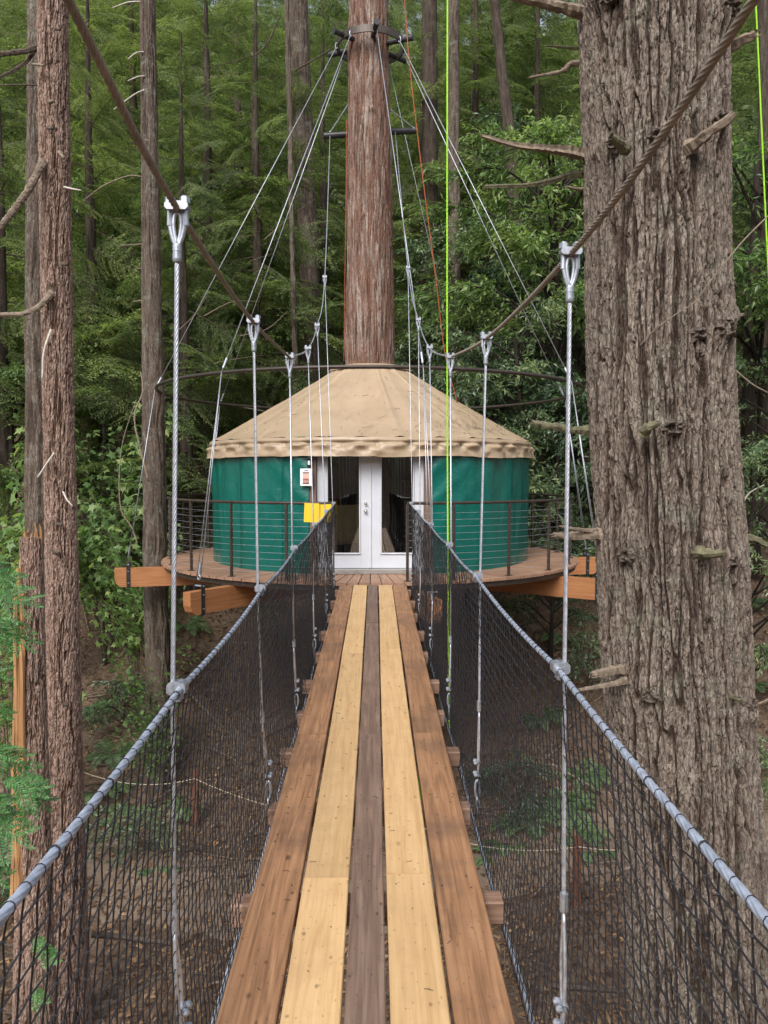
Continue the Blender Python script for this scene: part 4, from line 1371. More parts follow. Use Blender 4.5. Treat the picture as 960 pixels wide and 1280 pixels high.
# ------------------------------------------------------------------ guard railing round the platform
rail = thing('guard_railing', 'dark bronze cable railing round the platform edge', 'railing', YC)
RG, HG = 3.46, 1.04
ga = [8.3, 19.2, 34.5, 50.5, 66.5, 82.5, 98.5, 114.5, 130.5, 146.5, 163.3]
angs = [R(a) for a in ga] + [R(180)] + [-R(a) for a in ga]
post_me = box((0, 0, HG / 2), (.036, .036, HG), .003, 2).mesh('post', M['bronze'])
for a in angs:
    p = obj('post', post_me, None, rail, loc=rad(a, RG), rot=(0, 0, a))
    part('foot_plate', box((0, 0, .005), (.08, .08, .010), 0, 2), M['bronze'], p)
arc = np.linspace(R(8.3), 2 * PI - R(8.3), 150)
def hoop(z, r_, n=5): return tube([rad(a, RG, z) for a in arc], r_, n)
part('top_rail', hoop(HG + .012, .021, 8), M['bronze'], rail, smooth=True)
for k in range(10):
    part('wire', hoop(.09 + k * .092, .0022, 4), M['galv'], rail)

# two yellow sheets hung from the top rail beside the gate
for k, (px, w, tilt, lb) in enumerate(((389.5, .205, .03, 'left of the two blank yellow sheets hung on the railing by the gate'), (406.5, .165, -.02, 'right of the two blank yellow sheets, half behind the net by the gate'))):
    p = U(px, 641, 10.64)
    o = obj('yellow_sheet', box((0, 0, -.13), (w, .005, .255), 0, 2), M['yellow'], loc=(p[0], 10.70, p[2] + .128), rot=(R(-2), tilt, R(-11)))
    tag(o, lb, 'sheet', 'yellow sheets on the railing')

# ------------------------------------------------------------------ footbridge
DZ = lambda y: 0.018 * y                      # the deck climbs gently towards the platform
XC = lambda y: -0.03 + 0.0029 * y
Y0, Y1 = -1.3, 10.44
deck = thing('bridge_deck', 'plank walkway of the footbridge with alternating pale and brown boards', 'footbridge', (0, 0, 0))
ww, wn, gg = .177, .125, .0115
ws = [ww, ww, wn, ww, ww]
tot = sum(ws) + 4 * gg
xcur = -tot / 2
joints = [[4.75, 8.4], [3.09, 6.75], [1.08, 4.74, 8.02], [3.12, 6.9], [4.77, 8.5]]
mats = ['redplank', 'pine', 'darkplank', 'pine', 'redplank']
rp = random.Random(12)
slope = math.atan(.018)
for w, js, mt in zip(ws, joints, mats):
    xm = xcur + w / 2
    ends = [Y0] + js + [Y1]
    for a, b in zip(ends[:-1], ends[1:]):
        L = b - a - .004
        ym = (a + b) / 2
        nseg = max(3, int(L / .22))
        # a lightly cupped, bowed plank: chamfered section swept along its length
        hw, hh, c = w / 2, .019, .004
        prof = np.array([(-hw + c, -hh), (hw - c, -hh), (hw, -hh + c), (hw, hh - c), (hw - c, hh), (0, hh - rp.uniform(0, .002)), (-hw + c, hh), (-hw, hh - c), (-hw, -hh + c)])
        n = len(prof)
        yy = np.linspace(-L / 2, L / 2, nseg)
        bow = rp.uniform(-.004, .004); bz = rp.uniform(-.002, .003)
        u = yy / (L / 2)
        V = np.stack([prof[None, :, 0] + (bow * (1 - u * u))[:, None], np.repeat(yy[:, None], n, 1), prof[None, :, 1] + (bz * (1 - u * u))[:, None]], -1)
        i = np.arange(nseg - 1)[:, None] * n; j = np.arange(n)[None, :]; j2 = (j + 1) % n
        Q = np.stack([i + j, i + n + j, i + n + j2, i + j2], -1).reshape(-1, 4)
        T = [(0, k, k + 1) for k in range(1, n - 1)] + [((nseg - 1) * n, (nseg - 1) * n + k + 1, (nseg - 1) * n + k) for k in range(1, n - 1)]
        part('plank', Geo().add(V, T, Q), M[mt], deck, loc=(XC(ym) + xm + rp.uniform(-.002, .002), ym, DZ(ym) - .019 + rp.uniform(-.002, .002)), rot=(slope, rp.uniform(-.006, .006), -.0029 + rp.uniform(-.0006, .0006)))
    xcur += w + gg
BY = [-1.1, -.3, .5, 1.3, 2.1, 3.02, 3.85, 4.6, 5.3, 6.05, 6.95, 7.8, 8.7, 9.5, 10.3]
SUSY = {2.1, 3.85, 5.3, 6.95, 8.7, 10.3, .5, -1.1}
for y in BY:
    hw = .49 if y in SUSY else .52
    bm = part('crossbeam', box((0, 0, 0), (2 * hw, .09, .09), .006, 0), M['crossbeam'], deck, loc=(XC(y), y, DZ(y) - .041 - .047), rot=(slope, 0, rp.uniform(-.01, .01)))
sc = Geo()
xcur = -tot / 2
for w in ws:
    for y in BY:
        for dx in (-.32, .30):
            sc.join(ball((XC(y) + xcur + w / 2 + dx * w + rp.uniform(-.006, .006), y + rp.uniform(-.02, .02), DZ(y) + .0005), 0.0030, 6, 3))
    xcur += w + gg
tag(part('screw_heads', sc, M['blacksteel'], deck), kind='stuff')

r = np.random.default_rng(63)
G = Geo()
for k in range(150):
    y = .9 + 9.4 * r.uniform() ** 1.3; x = XC(y) + r.uniform(-.43, .43)
    L = r.uniform(.006, .03); a = r.uniform(0, PI)
    z = DZ(y) + .004
    e = np.array([math.cos(a), math.sin(a), .018 * math.sin(a)]) * L
    tube(np.array([[x, y, z] - e / 2, [x + r.normal(0, .003), y, z + .002], [x, y, z] + e / 2]), .0012, 3, False, G)
tag(obj('deck_litter', G, M['darktwig']), 'scattered conifer needles and grit on the deck planks', 'needles', kind='stuff')

# ---- main cables, hand cables, suspenders, nets
LEFT = dict(tops=[(222, 262, 1.97), (317, 403, 3.5), (362, 447, 5.1), (385, 436, 6.95), (396.5, 407, 8.7), (406, 347, 10.4)], bar=(412.5, 170, 14.55), near=(85, 0, 1.3),
            rails=[(232, 860, 1.97), (323, 737, 3.5), (366, 685, 5.1), (388, 655, 6.95), (402, 640, 8.7), (413, 628, 10.5)], side=-1)
RIGHT = dict(tops=[(713, 318, 2.15), (608, 423, 3.87), (563, 447, 5.3), (537, 435, 6.95), (523, 400, 8.7), (510, 335, 10.4)], bar=(494, 165, 14.55), near=(942, 0, 1.2),
             rails=[(698, 833, 2.15), (598, 720, 3.87), (558, 680, 5.3), (536, 655, 6.95), (520, 641, 8.7), (511, 628, 10.5)], side=1)
RAILH = 1.085


def railp(D, y):
    s = D['side']
    lat = np.interp(y, [-1.3, 2, 5, 10.5], [-.475, -.475, -.492, -.50] if s < 0 else [.50, .50, .50, .49])
    ysup = [-1.3, .3] + [t[2] for t in D['rails']]
    k = np.clip(np.searchsorted(ysup, y) - 1, 0, len(ysup) - 2)
    ysup = np.array(ysup)
    u = (y - ysup[k]) / (ysup[k + 1] - ysup[k])
    sg = .02 * 4 * u * (1 - u)
    return np.stack([XC(y) * 0 + lat, y, DZ(y) + RAILH - sg], -1)


names = {-1: 'left', 1: 'right'}
ordn = ['nearest the camera', 'second from the camera', 'third from the camera', 'fourth from the camera', 'fifth from the camera', 'farthest, beside the platform gate']
for D in (LEFT, RIGHT):
    s = D['side']; sd = names[s]
    tops = [U(*t) for t in D['tops']]
    near = U(*D['near'])
    d0 = near - tops[0]
    back1 = near + np.array([s * .02, -1.3, .25]); back2 = near + np.array([s * .06, -3.4, 1.0])
    farP = U(*D['bar'])
    curve = spline([back2, back1, near] + tops[:3], 14)
    cut = [q for q in curve]
    mc = thing('main_cable', 'brown weathered twisted main cable of the footbridge, %s side' % sd, 'cable', (0, 0, 0), 0, 'main cables of the footbridge')
    nearP = resample(curve[curve[:, 1] < 5.2], .007)
    nearP = nearP[nearP[:, 1] > .4]
    part('twisted_rope', tube(resample(nearP, .006), .0083, 42, True, None, False, 0, 6, .125, .28), M['rustrope'], mc, smooth=True)
    bk = curve[curve[:, 1] <= .42]
    part('rope_tail', tube(np.vstack([bk, nearP[:2]]), .0082, 8), M['rustrope'], mc, smooth=True)
    fp = np.vstack([tops[2][None], spline(tops[2:] + [farP], 6)[1:]])
    part('upper_wire', tube(fp, .0062, 6), M['galv'], mc, smooth=True)

    # hand cable
    hc = thing('hand_cable', 'blue-grey hand cable along the top of the %s net' % sd, 'cable', (0, 0, 0), 0, 'hand cables of the footbridge')
    yv = np.arange(-1.3, 4.0, .0065)
    part('twisted_rope', tube(resample(railp(D, yv), .008), .0080, 36, True, None, False, 0, 6, .22, .17), M['railrope'], hc, smooth=True)
    yv = np.arange(4.0, 10.53, .08)
    part('rope_end', tube(railp(D, yv), .0075, 8), M['railrope'], hc, smooth=True)
    # foot cable along the deck edge
    yv = np.arange(-1.3, 10.5, .15)
    P = np.stack([0 * yv + s * .508, yv, DZ(yv) - .16 + .02 * np.sin(yv * 3)], 1)
    fc = obj('foot_cable', tube(P, .008, 7), M['railrope'], smooth=True)
    tag(fc, 'thin blue-grey cable threading the bottom edge of the %s net' % sd, 'cable', 'foot cables of the footbridge')

    # net
    r = np.random.default_rng(40 + s)
    pit = .049
    yv = np.arange(-1.28, 10.5, pit)
    nyv = len(yv)
    nzv = 27
    tp = railp(D, yv)
    bt = np.stack([0 * yv + s * .498, yv, DZ(yv) - .16], 1)
    q = np.linspace(0, 1, nzv)
    bulge = s * .030 * np.sin(PI * q)[None, :] * (0.6 + 0.5 * vnoise(yv * 0.9, yv * 0, 3 + s))[:, None]
    N3 = tp[:, None, :] * (1 - q)[None, :, None] + bt[:, None, :] * q[None, :, None]
    N3[:, :, 0] += bulge
    wob = .003
    N3[:, 1:-1, 1] += wob * r.normal(size=(nyv, nzv - 2)) * .5 + .010 * (vnoise(np.repeat(yv[:, None], nzv - 2, 1) * 1.3, np.repeat(q[None, 1:-1], nyv, 0) * 6, 5) - .5)
    N3[:, 1:-1, 2] += 0.002 * r.normal(size=(nyv, nzv - 2)) + .014 * (vnoise(np.repeat(yv[:, None], nzv - 2, 1) * 1.7, np.repeat(q[None, 1:-1], nyv, 0) * 4, 9) - .5)
    N3[:, 1:-1, 0] += .0015 * r.normal(size=(nyv, nzv - 2))

    def strands(A, rad_):
        """many polylines at once: A (count, m, 3) as 3-sided tubes"""
        c, m, _ = A.shape
        t = np.gradient(A, axis=1); t = nrmz(t)
        a = nrmz(np.cross(t, np.array([1.0, 0, 0]))); b = np.cross(t, a)
        ph = np.array([0, 2 * PI / 3, 4 * PI / 3])
        V = A[:, :, None, :] + rad_ * (np.cos(ph)[None, None, :, None] * a[:, :, None, :] + np.sin(ph)[None, None, :, None] * b[:, :, None, :])
        base_ = (np.arange(c)[:, None, None] * m + np.arange(m - 1)[None, :, None]) * 3
        k = np.arange(3)[None, None, :]; k2 = (k + 1) % 3
        Q = np.stack([base_ + k, base_ + k2, base_ + 3 + k2, base_ + 3 + k], -1)
        return V.reshape(-1, 3), Q.reshape(-1, 4)
    G = Geo()
    V, Q = strands(N3, .0020); G.add(V, None, Q)
    V, Q = strands(np.transpose(N3, (1, 0, 2)), .0020); G.add(V, None, Q)
    # knots where the strands cross (near half only)
    kk = N3[(yv > .3) & (yv < 4.2)][:, 1:-1].reshape(-1, 3)
    oc = np.array([(1, 0, 0), (-1, 0, 0), (0, 1, 0), (0, -1, 0), (0, 0, 1), (0, 0, -1)]) * .0044
    of = np.array([(0, 2, 4), (2, 1, 4), (1, 3, 4), (3, 0, 4), (2, 0, 5), (1, 2, 5), (3, 1, 5), (0, 3, 5)])
    G.add((kk[:, None, :] + oc[None]).reshape(-1, 3), (np.arange(len(kk))[:, None, None] * 6 + of[None]).reshape(-1, 3))
    net = obj('safety_net', G, M['net'])
    tag(net, 'black square-mesh net hung along the %s side of the footbridge' % sd, 'net', 'safety nets of the footbridge')
    # lashings that tie the net to the hand cable
    G = Geo()
    for k, y in enumerate(yv):
        if y > 7: break
        p = tp[k]
        tilt = r.uniform(-.4, .4)
        big = k % 5 == 0
        ph = np.linspace(0, 2 * PI, 9, endpoint=False)
        Rr = .0088
        P = np.stack([p[0] + Rr * np.cos(ph), p[1] + Rr * .35 * np.sin(ph + tilt) + (.004 if big else 0), p[2] + Rr * np.sin(ph)], 1)
        tube(P, .0022 if big else .0009, 4, closed=True, g=G)
    tag(part('lashing', G, M['net'], net), kind='stuff')

    # suspenders
    for i_, (tp_, rl) in enumerate(zip(tops, D['rails'])):
        y = tp_[1]
        rp_ = railp(D, np.array([y]))[0]
        yb = min(BY, key=lambda b: abs(b - y))
        bot = np.array([s * .512, yb, DZ(yb) - .02])
        t = thing('suspender', 'galvanised suspender cable on the %s side, %s' % (sd, ordn[i_]), 'cable', tp_, 0, 'suspender cables of the footbridge')
        L0 = tp_
        nearq = i_ < 2
        dn = np.array([rp_[0] + s * .022, y, rp_[2]]) - L0; dn /= np.linalg.norm(dn)
        f0 = L0 + dn * .088; f1 = L0 + dn * .126
        hookpt = np.array([rp_[0] + s * .022, y, rp_[2]])
        e1 = np.array([s * .520, y + (yb - y) * .6, DZ(y) + .42])
        P = np.array([f1, hookpt, e1]) - L0
        wr_ = .0057 if i_ < 3 else .0048
        if nearq:
            part('wire', tube(resample(P, .006), wr_ * 1.06, 36, True, None, False, 0, 6, .085, .32), M['galv'], t, smooth=True)
        else:
            part('wire', tube(P, wr_, 7), M['galv'], t, smooth=True)
        # thimble eye hanging over the saddle
        side = np.cross(dn, [0, 1, 0]); side /= np.linalg.norm(side)
        ph = np.linspace(0, 2 * PI, 22, endpoint=False)
        eye = [L0 - L0 + dn * (.043 - .046 * math.cos(a)) + side * (.0145 * math.sin(a) * (1.15 + .5 * math.cos(a))) for a in ph]
        th_ = part('thimble', tube(np.array(eye), .0062, 7, closed=True), M['galvfit'], t, smooth=True)
        eye2 = [dn * (.045 - .038 * math.cos(a)) + side * (.008 * math.sin(a) * (1.1 + .5 * math.cos(a))) for a in ph]
        part('thimble_groove', tube(np.array(eye2), .005, 6, closed=True), M['galv'], th_, smooth=True)
        fg = tube(np.array([f0 - dn * .006, f0, f0 + dn * .012, f0 + dn * .0125, f0 + dn * .016, f0 + dn * .0165, f1 - dn * .008, f1 - dn * .002, f1]) - L0, [.009, .0112, .0112, .0102, .0102, .0112, .0112, .0096, .0085], 14)
        part('ferrule', fg, M['galvfit'], t, smooth=False)
        cl = part('cable_clamp', box((0, 0, .0), (.056, .034, .020), .006, 1), M['galvfit'], t)
        cl.location = (0, 0, .006)
        for q_ in (-1, 1):
            bt_ = seg((q_ * .019, 0, -.045), (q_ * .017, 0, .026), .0075, 8)
            bolt = part('bolt', bt_, M['galvfit'], cl)
            part('nut', seg((q_ * .018, 0, .009), (q_ * .018, 0, .022), .0125, 6), M['galvfit'], bolt)
        # clamp on the hand cable
        rc = part('rail_clamp', box((0, 0, 0), (.046, .040, .030), .006, 1), M['galvfit'], t, loc=(rp_ + np.array([s * .010, 0, 0])) - L0)
        for q_ in (-1, 1):
            part('bolt', lathe([(1e-4, -.024), (.008, -.024), (.008, .024), (1e-4, .024)], 8, (s * -.004, q_ * .012, -.008), 'z'), M['galvfit'], rc)
        # turned-back end below the hand cable
        sl = e1 + np.array([0, 0, .05])
        part('sleeve', seg(sl - L0, sl - L0 + [0, 0, -.05], .0115, 8), M['galvfit'], t)
        e2 = bot + np.array([s * .004, 0, .13])
        for q_ in (-1, 1):
            mm = (e1 + e2) / 2 + np.array([0, q_ * .022, 0])
            part('wire', tube(spline([e1, mm, e2 + [0, q_ * .006, 0]], 5) - L0, wr_ * .92, 6), M['galv'], t, smooth=True)
        for zq in (0.0, .06):
            wc = part('wire_clip', box(e2 + [0, 0, zq] - L0, (.022, .034, .018), .004, 1), M['galvfit'], t)
            for q_ in (-1, 1):
                part('nut', ball(e2 + [-s * .014, q_ * .016, zq] - L0, .0115, 7, 4), M['galvfit'], wc)
        ph = np.linspace(0, 2 * PI, 14, endpoint=False)
        for zq, kx in ((.055, 1), (-.03, 0)):
            lk = [bot + np.array([.011 * math.sin(a) if kx else 0, 0 if kx else .011 * math.sin(a), zq + .045 * math.cos(a)]) - L0 for a in ph]
            part('chain_link', tube(np.array(lk), .0062, 6, closed=True), M['galvfit'], t, smooth=True)

# ------------------------------------------------------------------ loose ropes
def rope(name, label, P, r_, mat, k=8, n=6, twist=False):
    P = spline(P, k)
    if twist:
        g_ = tube(resample(P, .012), r_, 12, True, None, False, 0, 3, .09, .25)
    else:
        g_ = tube(P, r_, n)
    o = obj(name, g_, M[mat], smooth=True)
    return tag(o, label, 'rope')

x5 = .565
rope('throw_rope', 'lime-green rope hanging straight down beside the right net', [U(559.5, -60, 5.9), U(559, 200, 5.9), U(559, 450, 5.9), U(560, 700, 5.9), U(561, 880, 5.85), U(562, 915, 5.8)], .0072, 'lime', twist=True)
rope('throw_rope', 'lime-green rope end slung under the planks, seen through a deck gap', [(.40, 5.6, -.17), (.28, 4.6, -.10), (.238, 4.0, -.062), (.22, 3.2, -.052), (.205, 2.6, -.05), (.20, 2.2, -.06), (.17, 1.5, -.2)], .011, 'lime')
rope('throw_rope', 'lime-green rope at the right edge beside the big fir', [U(942, -40, 5.6), U(946, 30, 5.6), U(952, 160, 5.6), U(960, 330, 5.6), U(975, 600, 5.6)], .0062, 'lime')
rope('orange_line', 'orange line slanting down right of the yurt redwood', [U(503, -40, 12.5), U(512, 80, 12.6), U(527, 210, 12.8), U(545, 350, 13), U(556, 440, 13.2), U(572, 505, 13.4)], .0075, 'orange')
rope('orange_line', 'thin orange line hugging the left flank of the yurt redwood', [U(433, 150, 13.95), U(432.5, 250, 13.95), U(431, 350, 13.95), U(430, 452, 13.95)], .005, 'orange')

# rope-and-post handrail along the path below
posts = [(-5.2, 13.2), (U(240, 592, 13.0)[0], 13.0), (0.4, 11.6), (U(727, 592, 10.6)[0], 10.6), (5.6, 11.3)]
pl = ['at the far left of the path', 'below the left net', 'hidden under the walkway', 'seen through the right net', 'right of the big fir']
for (x, y), l in zip(posts, pl):
    z = float(gz(x, y))
    o = obj('fence_post', box((0, 0, .40), (.10, .10, 1.1), .006, 2), M['post'], loc=(x, y, z))
    tag(o, 'squat red-brown rope-fence post %s' % l, 'post', 'posts of the rope fence by the path')
for k in range(4):
    (xa, ya), (xb, yb_) = posts[k], posts[k + 1]
    A_ = np.array([xa, ya - .06, float(gz(xa, ya)) + .84]); B_ = np.array([xb, yb_ - .06, float(gz(xb, yb_)) + .84])
    P = [A_ * (1 - u) + B_ * u - np.array([0, 0, .22 * 4 * u * (1 - u)]) for u in np.linspace(0, 1, 9)]
    rope('fence_rope', ['tan fence rope at the left behind the brown redwood', 'tan fence rope sagging behind the left net', 'tan fence rope sagging beneath the walkway', 'tan fence rope running behind the big fir'][k], P, .0065, 'tanrope', 3)

# ------------------------------------------------------------------ broadleaf trees, shrubs, ferns
def laurel_geo(seed, H, Rx, n_limb, n_twig, leaf=(.115, .034), low=0.15):
    r = np.random.default_rng(seed)
    Lf, St = Geo(), Geo()
    top = np.array([r.normal(0, .2), r.normal(0, .2), H * .8])
    tube(spline([(0, 0, -.4), (r.normal(0, .1), r.normal(0, .1), H * .35), top], 6), np.linspace(.09, .03, 13) * (H / 5), 7, False, St)
    for k in range(n_limb):
        f = low + (1 - low) * (k + r.uniform()) / n_limb
        b = np.array([0, 0, H * f * .8])
        az = r.uniform(0, 2 * PI)
        L = Rx * (0.55 + .6 * math.sin(PI * min(1, f * .85 + .12))) * r.uniform(.6, 1.15)
        e = b + np.array([math.cos(az) * L, math.sin(az) * L, H * r.uniform(.02, .16) + L * .15])
        m_ = (b + e) / 2 + np.array([0, 0, L * .16])
        ax = spline([b, m_, e - np.array([0, 0, L * .12])], 6)
        tube(ax, np.linspace(.028, .006, len(ax)), 4, False, St)
        for q in range(n_twig):
            u = r.uniform(.28, 1.02)
            p = np.array([np.interp(u, np.linspace(0, 1, len(ax)), ax[:, c]) for c in range(3)])
            d = nrmz(np.array([math.cos(az) * .7, math.sin(az) * .7, 0]) + r.normal(0, .55, 3) * np.array([1, 1, .45]))
            tl = r.uniform(.25, .6)
            kk = r.integers(8, 15)
            uu = np.linspace(.15, 1, kk)
            tw = p + d * tl * uu[:, None] + np.stack([0 * uu, 0 * uu, -.22 * tl * uu * uu], 1)
            tube(np.array([p, tw[kk // 2], tw[-1]]), .004, 3, False, St)
            D = nrmz(d + r.normal(0, .75, (kk, 3)) + np.array([0, 0, -.28]))
            N = nrmz(np.array([0, 0, 1.0]) + r.normal(0, .5, (kk, 3)))
            V, T = leaflets(tw, D, N, leaf[0] * r.uniform(.6, 1.25, kk), leaf[1] * r.uniform(.75, 1.3, kk), .2)
            Lf.add(V, T)
    return Lf, St


LAUR = []
for k in range(3):
    a, b = laurel_geo(600 + k, 5.5, 1.9, 26, 36)
    LAUR.append((a.mesh('laurel_crown', M['laurel']), b.mesh('laurel_trunk', M['bark_dark'])))
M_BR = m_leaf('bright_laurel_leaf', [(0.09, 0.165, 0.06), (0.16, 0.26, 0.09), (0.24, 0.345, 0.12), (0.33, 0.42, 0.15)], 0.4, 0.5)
LAUR_B = []
for k in range(2):
    a, b = laurel_geo(620 + k, 7.5, 2.0, 30, 40, (.115, .036), .42)
    LAUR_B.append((a.mesh('bright_crown', M_BR), b.mesh('bright_trunk', M['bark_dark'])))
SH = []
for k in range(3):
    a, b = laurel_geo(640 + k, 1.3, 1.0, 12, 14, (.10, .034), .05)
    SH.append((a.mesh('shrub_leaves', M['laurel']), b.mesh('shrub_stems', M['darktwig'])))


def planted(name, label, cat, px, y, meshes, sc, rot, group, dz=0.0, x=None, parts=('crown', 'trunk'), zs=None, z=None):
    x = U(px, 592, y)[0] if x is None else x
    t = thing(name, label, cat, (x, y, (float(gz(x, y)) if z is None else z) + dz), rot, group)
    t.scale = (sc, sc, zs or sc)
    obj(parts[0], meshes[0], None, t)
    obj(parts[1], meshes[1], None, t)
    return t


gl_ = 'laurels on the slope right of the yurt'
for a in [
    ('dark laurel behind the right end of the spreader ring', 700, 18.5, LAUR[0], .85, 0.3),
    ('dark glossy laurel rising behind the second right suspender', 615, 20.5, LAUR[1], 1.05, 1.7),
    ('glossy laurel behind the lime rope above the roof edge', 560, 21.5, LAUR[2], .85, 2.6),
    ('tall laurel between the dead fir branches and the forest trunks', 660, 22.5, LAUR[0], 1.35, 4.1),
    ('laurel low behind the platform rail at right', 690, 17.0, LAUR[1], .62, 5.2),
    ('laurel behind the big fir near its right edge', 940, 15.5, LAUR[2], .95, .9),
    ('laurel at the right frame edge above the brown slope', 985, 18.0, LAUR[0], 1.25, 2.0),
    ('laurel up the slope just right of the yurt redwood', 530, 24.5, LAUR[1], 1.0, 3.3),
    ('laurel hidden mostly by the big fir trunk', 800, 17.5, LAUR[2], 1.2, 3.0),
    ('laurel between the lime rope and second right suspender', 585, 18.6, LAUR[1], 1.0, .8),
    ('laurel just left of the right suspender clamp', 648, 19.2, LAUR[2], 1.35, 2.9),
    ('laurel crowding the left flank of the big fir', 722, 20.5, LAUR[0], 1.5, 4.9),
    ('laurel upslope behind the lime rope', 600, 25.5, LAUR[1], 1.5, 5.6),
    ('laurel upslope near the left flank of the big fir', 690, 26.0, LAUR[2], 1.9, .1),
    ('laurel upslope at the right frame edge', 960, 25.0, LAUR[1], 1.8, 1.1),
    ('laurel up the slope behind the left main cable', 270, 24.0, LAUR[2], .95, 3.9),
]:
    planted('laurel_tree', a[0], 'tree', a[1], a[2], a[3], a[4], a[5], gl_)
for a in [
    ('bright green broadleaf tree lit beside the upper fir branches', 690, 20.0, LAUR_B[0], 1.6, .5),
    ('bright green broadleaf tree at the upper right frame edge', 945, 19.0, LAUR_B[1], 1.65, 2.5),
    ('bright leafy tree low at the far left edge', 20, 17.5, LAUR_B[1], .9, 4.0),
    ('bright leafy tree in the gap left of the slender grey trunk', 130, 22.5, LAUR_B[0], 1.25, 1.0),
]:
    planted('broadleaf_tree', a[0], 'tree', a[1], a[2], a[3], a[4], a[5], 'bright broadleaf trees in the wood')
gs_ = 'low evergreen shrubs on the slope'
for a in [
    ('low evergreen shrub under the right platform beam', 650, 13.2, SH[0], .8, .2),
    ('evergreen shrub right of the platform beside the fir', 745, 16.0, SH[1], .95, 1.2),
    ('evergreen shrub seen through the right rail wires', 672, 18.5, SH[2], 1.0, 2.2),
    ('evergreen shrub behind the right side of the yurt wall', 640, 19.5, SH[0], 1.0, 3.2),
    ('evergreen shrub at the right frame edge beside the mossy stub', 950, 13.5, SH[1], .7, 4.2),
    ('low evergreen shrub at the left behind the broken trunk', 10, 11.0, SH[2], 1.0, 5.2),
    ('evergreen shrub under the far left platform beam', 150, 15.2, SH[0], .8, 6.0),
    ('small shrub on the path bank seen through the left net', 165, 12.0, SH[1], .55, .7),
]:
    planted('shrub', a[0], 'shrub', a[1], a[2], a[3], a[4], a[5], gs_, parts=('leaves', 'stems'))


def lobed_shrub(seed, H, Rx, nst, leaf=.12, nl=70):
    """arching stems that hold broad five-lobed leaves in flat tiers"""
    r = np.random.default_rng(seed)
    Lf, St = Geo(), Geo()
    lob = []
    for k in range(15):
        a = 2 * PI * k / 15
        rr_ = (1.0 if k % 3 == 0 else .55) * (0.75 if 4 < k < 11 else 1.0)
        lob.append((rr_ * math.cos(a), rr_ * math.sin(a), -.12 * rr_ * rr_))
    lob = np.array([(0, 0, 0)] + lob)
    lt_ = np.array([(0, k + 1, (k + 1) % 15 + 1) for k in range(15)])
    for k in range(nst):
        az = r.uniform(0, 2 * PI)
        e = np.array([math.cos(az), math.sin(az), 0]) * Rx * r.uniform(.4, 1.1) + np.array([0, 0, H * r.uniform(.45, 1.05)])
        ax = spline([(0, 0, -.1), e * np.array([.3, .3, .65]), e], 8)
        tube(ax, np.linspace(.012, .004, len(ax)), 4, False, St)
        for q in range(nl):
            u = r.uniform(.35, 1.0)
            p = np.array([np.interp(u, np.linspace(0, 1, len(ax)), ax[:, c]) for c in range(3)])
            off = r.normal(0, .16, 3) * np.array([1.5, 1.5, .55])
            c = p + off
            s = leaf * r.uniform(.4, 1.0) * .5
            n = nrmz(np.array([0, -.25, 1.0]) + r.normal(0, .35, 3))
            a = r.uniform(0, 2 * PI)
            x_ = nrmz(np.cross(n, [math.cos(a), math.sin(a), .1])); y_ = np.cross(n, x_)
            Lf.add(c + s * (lob[:, :1] * x_ + lob[:, 1:2] * y_ + lob[:, 2:] * n), lt_)
            if q % 5 == 0:
                tube(np.array([p, c]), .0025, 3, False, St)
    return Lf, St


LOB = []
for k in range(3):
    a, b = lobed_shrub(700 + k, 2.4, 1.1, 10, .20, 90)
    LOB.append((a.mesh('lobed_leaves', M['maple']), b.mesh('bare_stems', M['darktwig'])))
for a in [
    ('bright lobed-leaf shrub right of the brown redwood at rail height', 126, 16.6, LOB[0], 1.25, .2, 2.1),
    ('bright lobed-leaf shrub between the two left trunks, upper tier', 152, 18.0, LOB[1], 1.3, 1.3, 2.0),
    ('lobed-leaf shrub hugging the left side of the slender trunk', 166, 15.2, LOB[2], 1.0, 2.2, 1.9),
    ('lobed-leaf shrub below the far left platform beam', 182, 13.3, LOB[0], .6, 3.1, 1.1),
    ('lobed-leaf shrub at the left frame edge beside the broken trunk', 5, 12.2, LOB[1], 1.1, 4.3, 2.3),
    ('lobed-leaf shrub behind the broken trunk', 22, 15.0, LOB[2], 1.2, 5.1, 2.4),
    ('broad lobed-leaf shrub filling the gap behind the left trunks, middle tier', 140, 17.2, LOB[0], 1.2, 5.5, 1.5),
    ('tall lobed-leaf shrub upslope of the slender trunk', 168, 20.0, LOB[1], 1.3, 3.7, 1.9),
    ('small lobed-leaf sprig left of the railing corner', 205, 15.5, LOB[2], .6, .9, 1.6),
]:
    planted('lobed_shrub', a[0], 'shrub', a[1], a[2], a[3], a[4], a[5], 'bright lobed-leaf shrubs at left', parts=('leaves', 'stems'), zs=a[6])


def fern_geo(seed, nf=11, L=.75):
    r = np.random.default_rng(seed)
    Lf = Geo()
    for k in range(nf):
        az = 2 * PI * k / nf + r.normal(0, .25)
        ll = L * r.uniform(.65, 1.1)
        u = np.linspace(0, 1, 26)
        d = np.array([math.cos(az), math.sin(az), 0])
        ax = d * (ll * (u - .18 * u * u))[:, None] + np.stack([0 * u, 0 * u, ll * (.75 * u - .75 * u * u)], 1)
        tube(ax[::5], .004, 3, False, Lf)
        td = nrmz(np.gradient(ax, axis=0)); up = nrmz(np.cross(np.cross(td, [0, 0, 1.0]), td))
        sd = nrmz(np.cross(td, up))
        w = np.sin(PI * np.clip(u * .93 + .07, 0, 1)) ** .7
        for q in (-1, 1):
            D = nrmz(q * sd + td * .35 + r.normal(0, .08, (26, 3)))
            V, T = leaflets(ax, D, up, .15 * w * ll / .75 + .01, .028 * ll / .75 + 0 * w, .15)
            Lf.add(V, T)
    return Lf


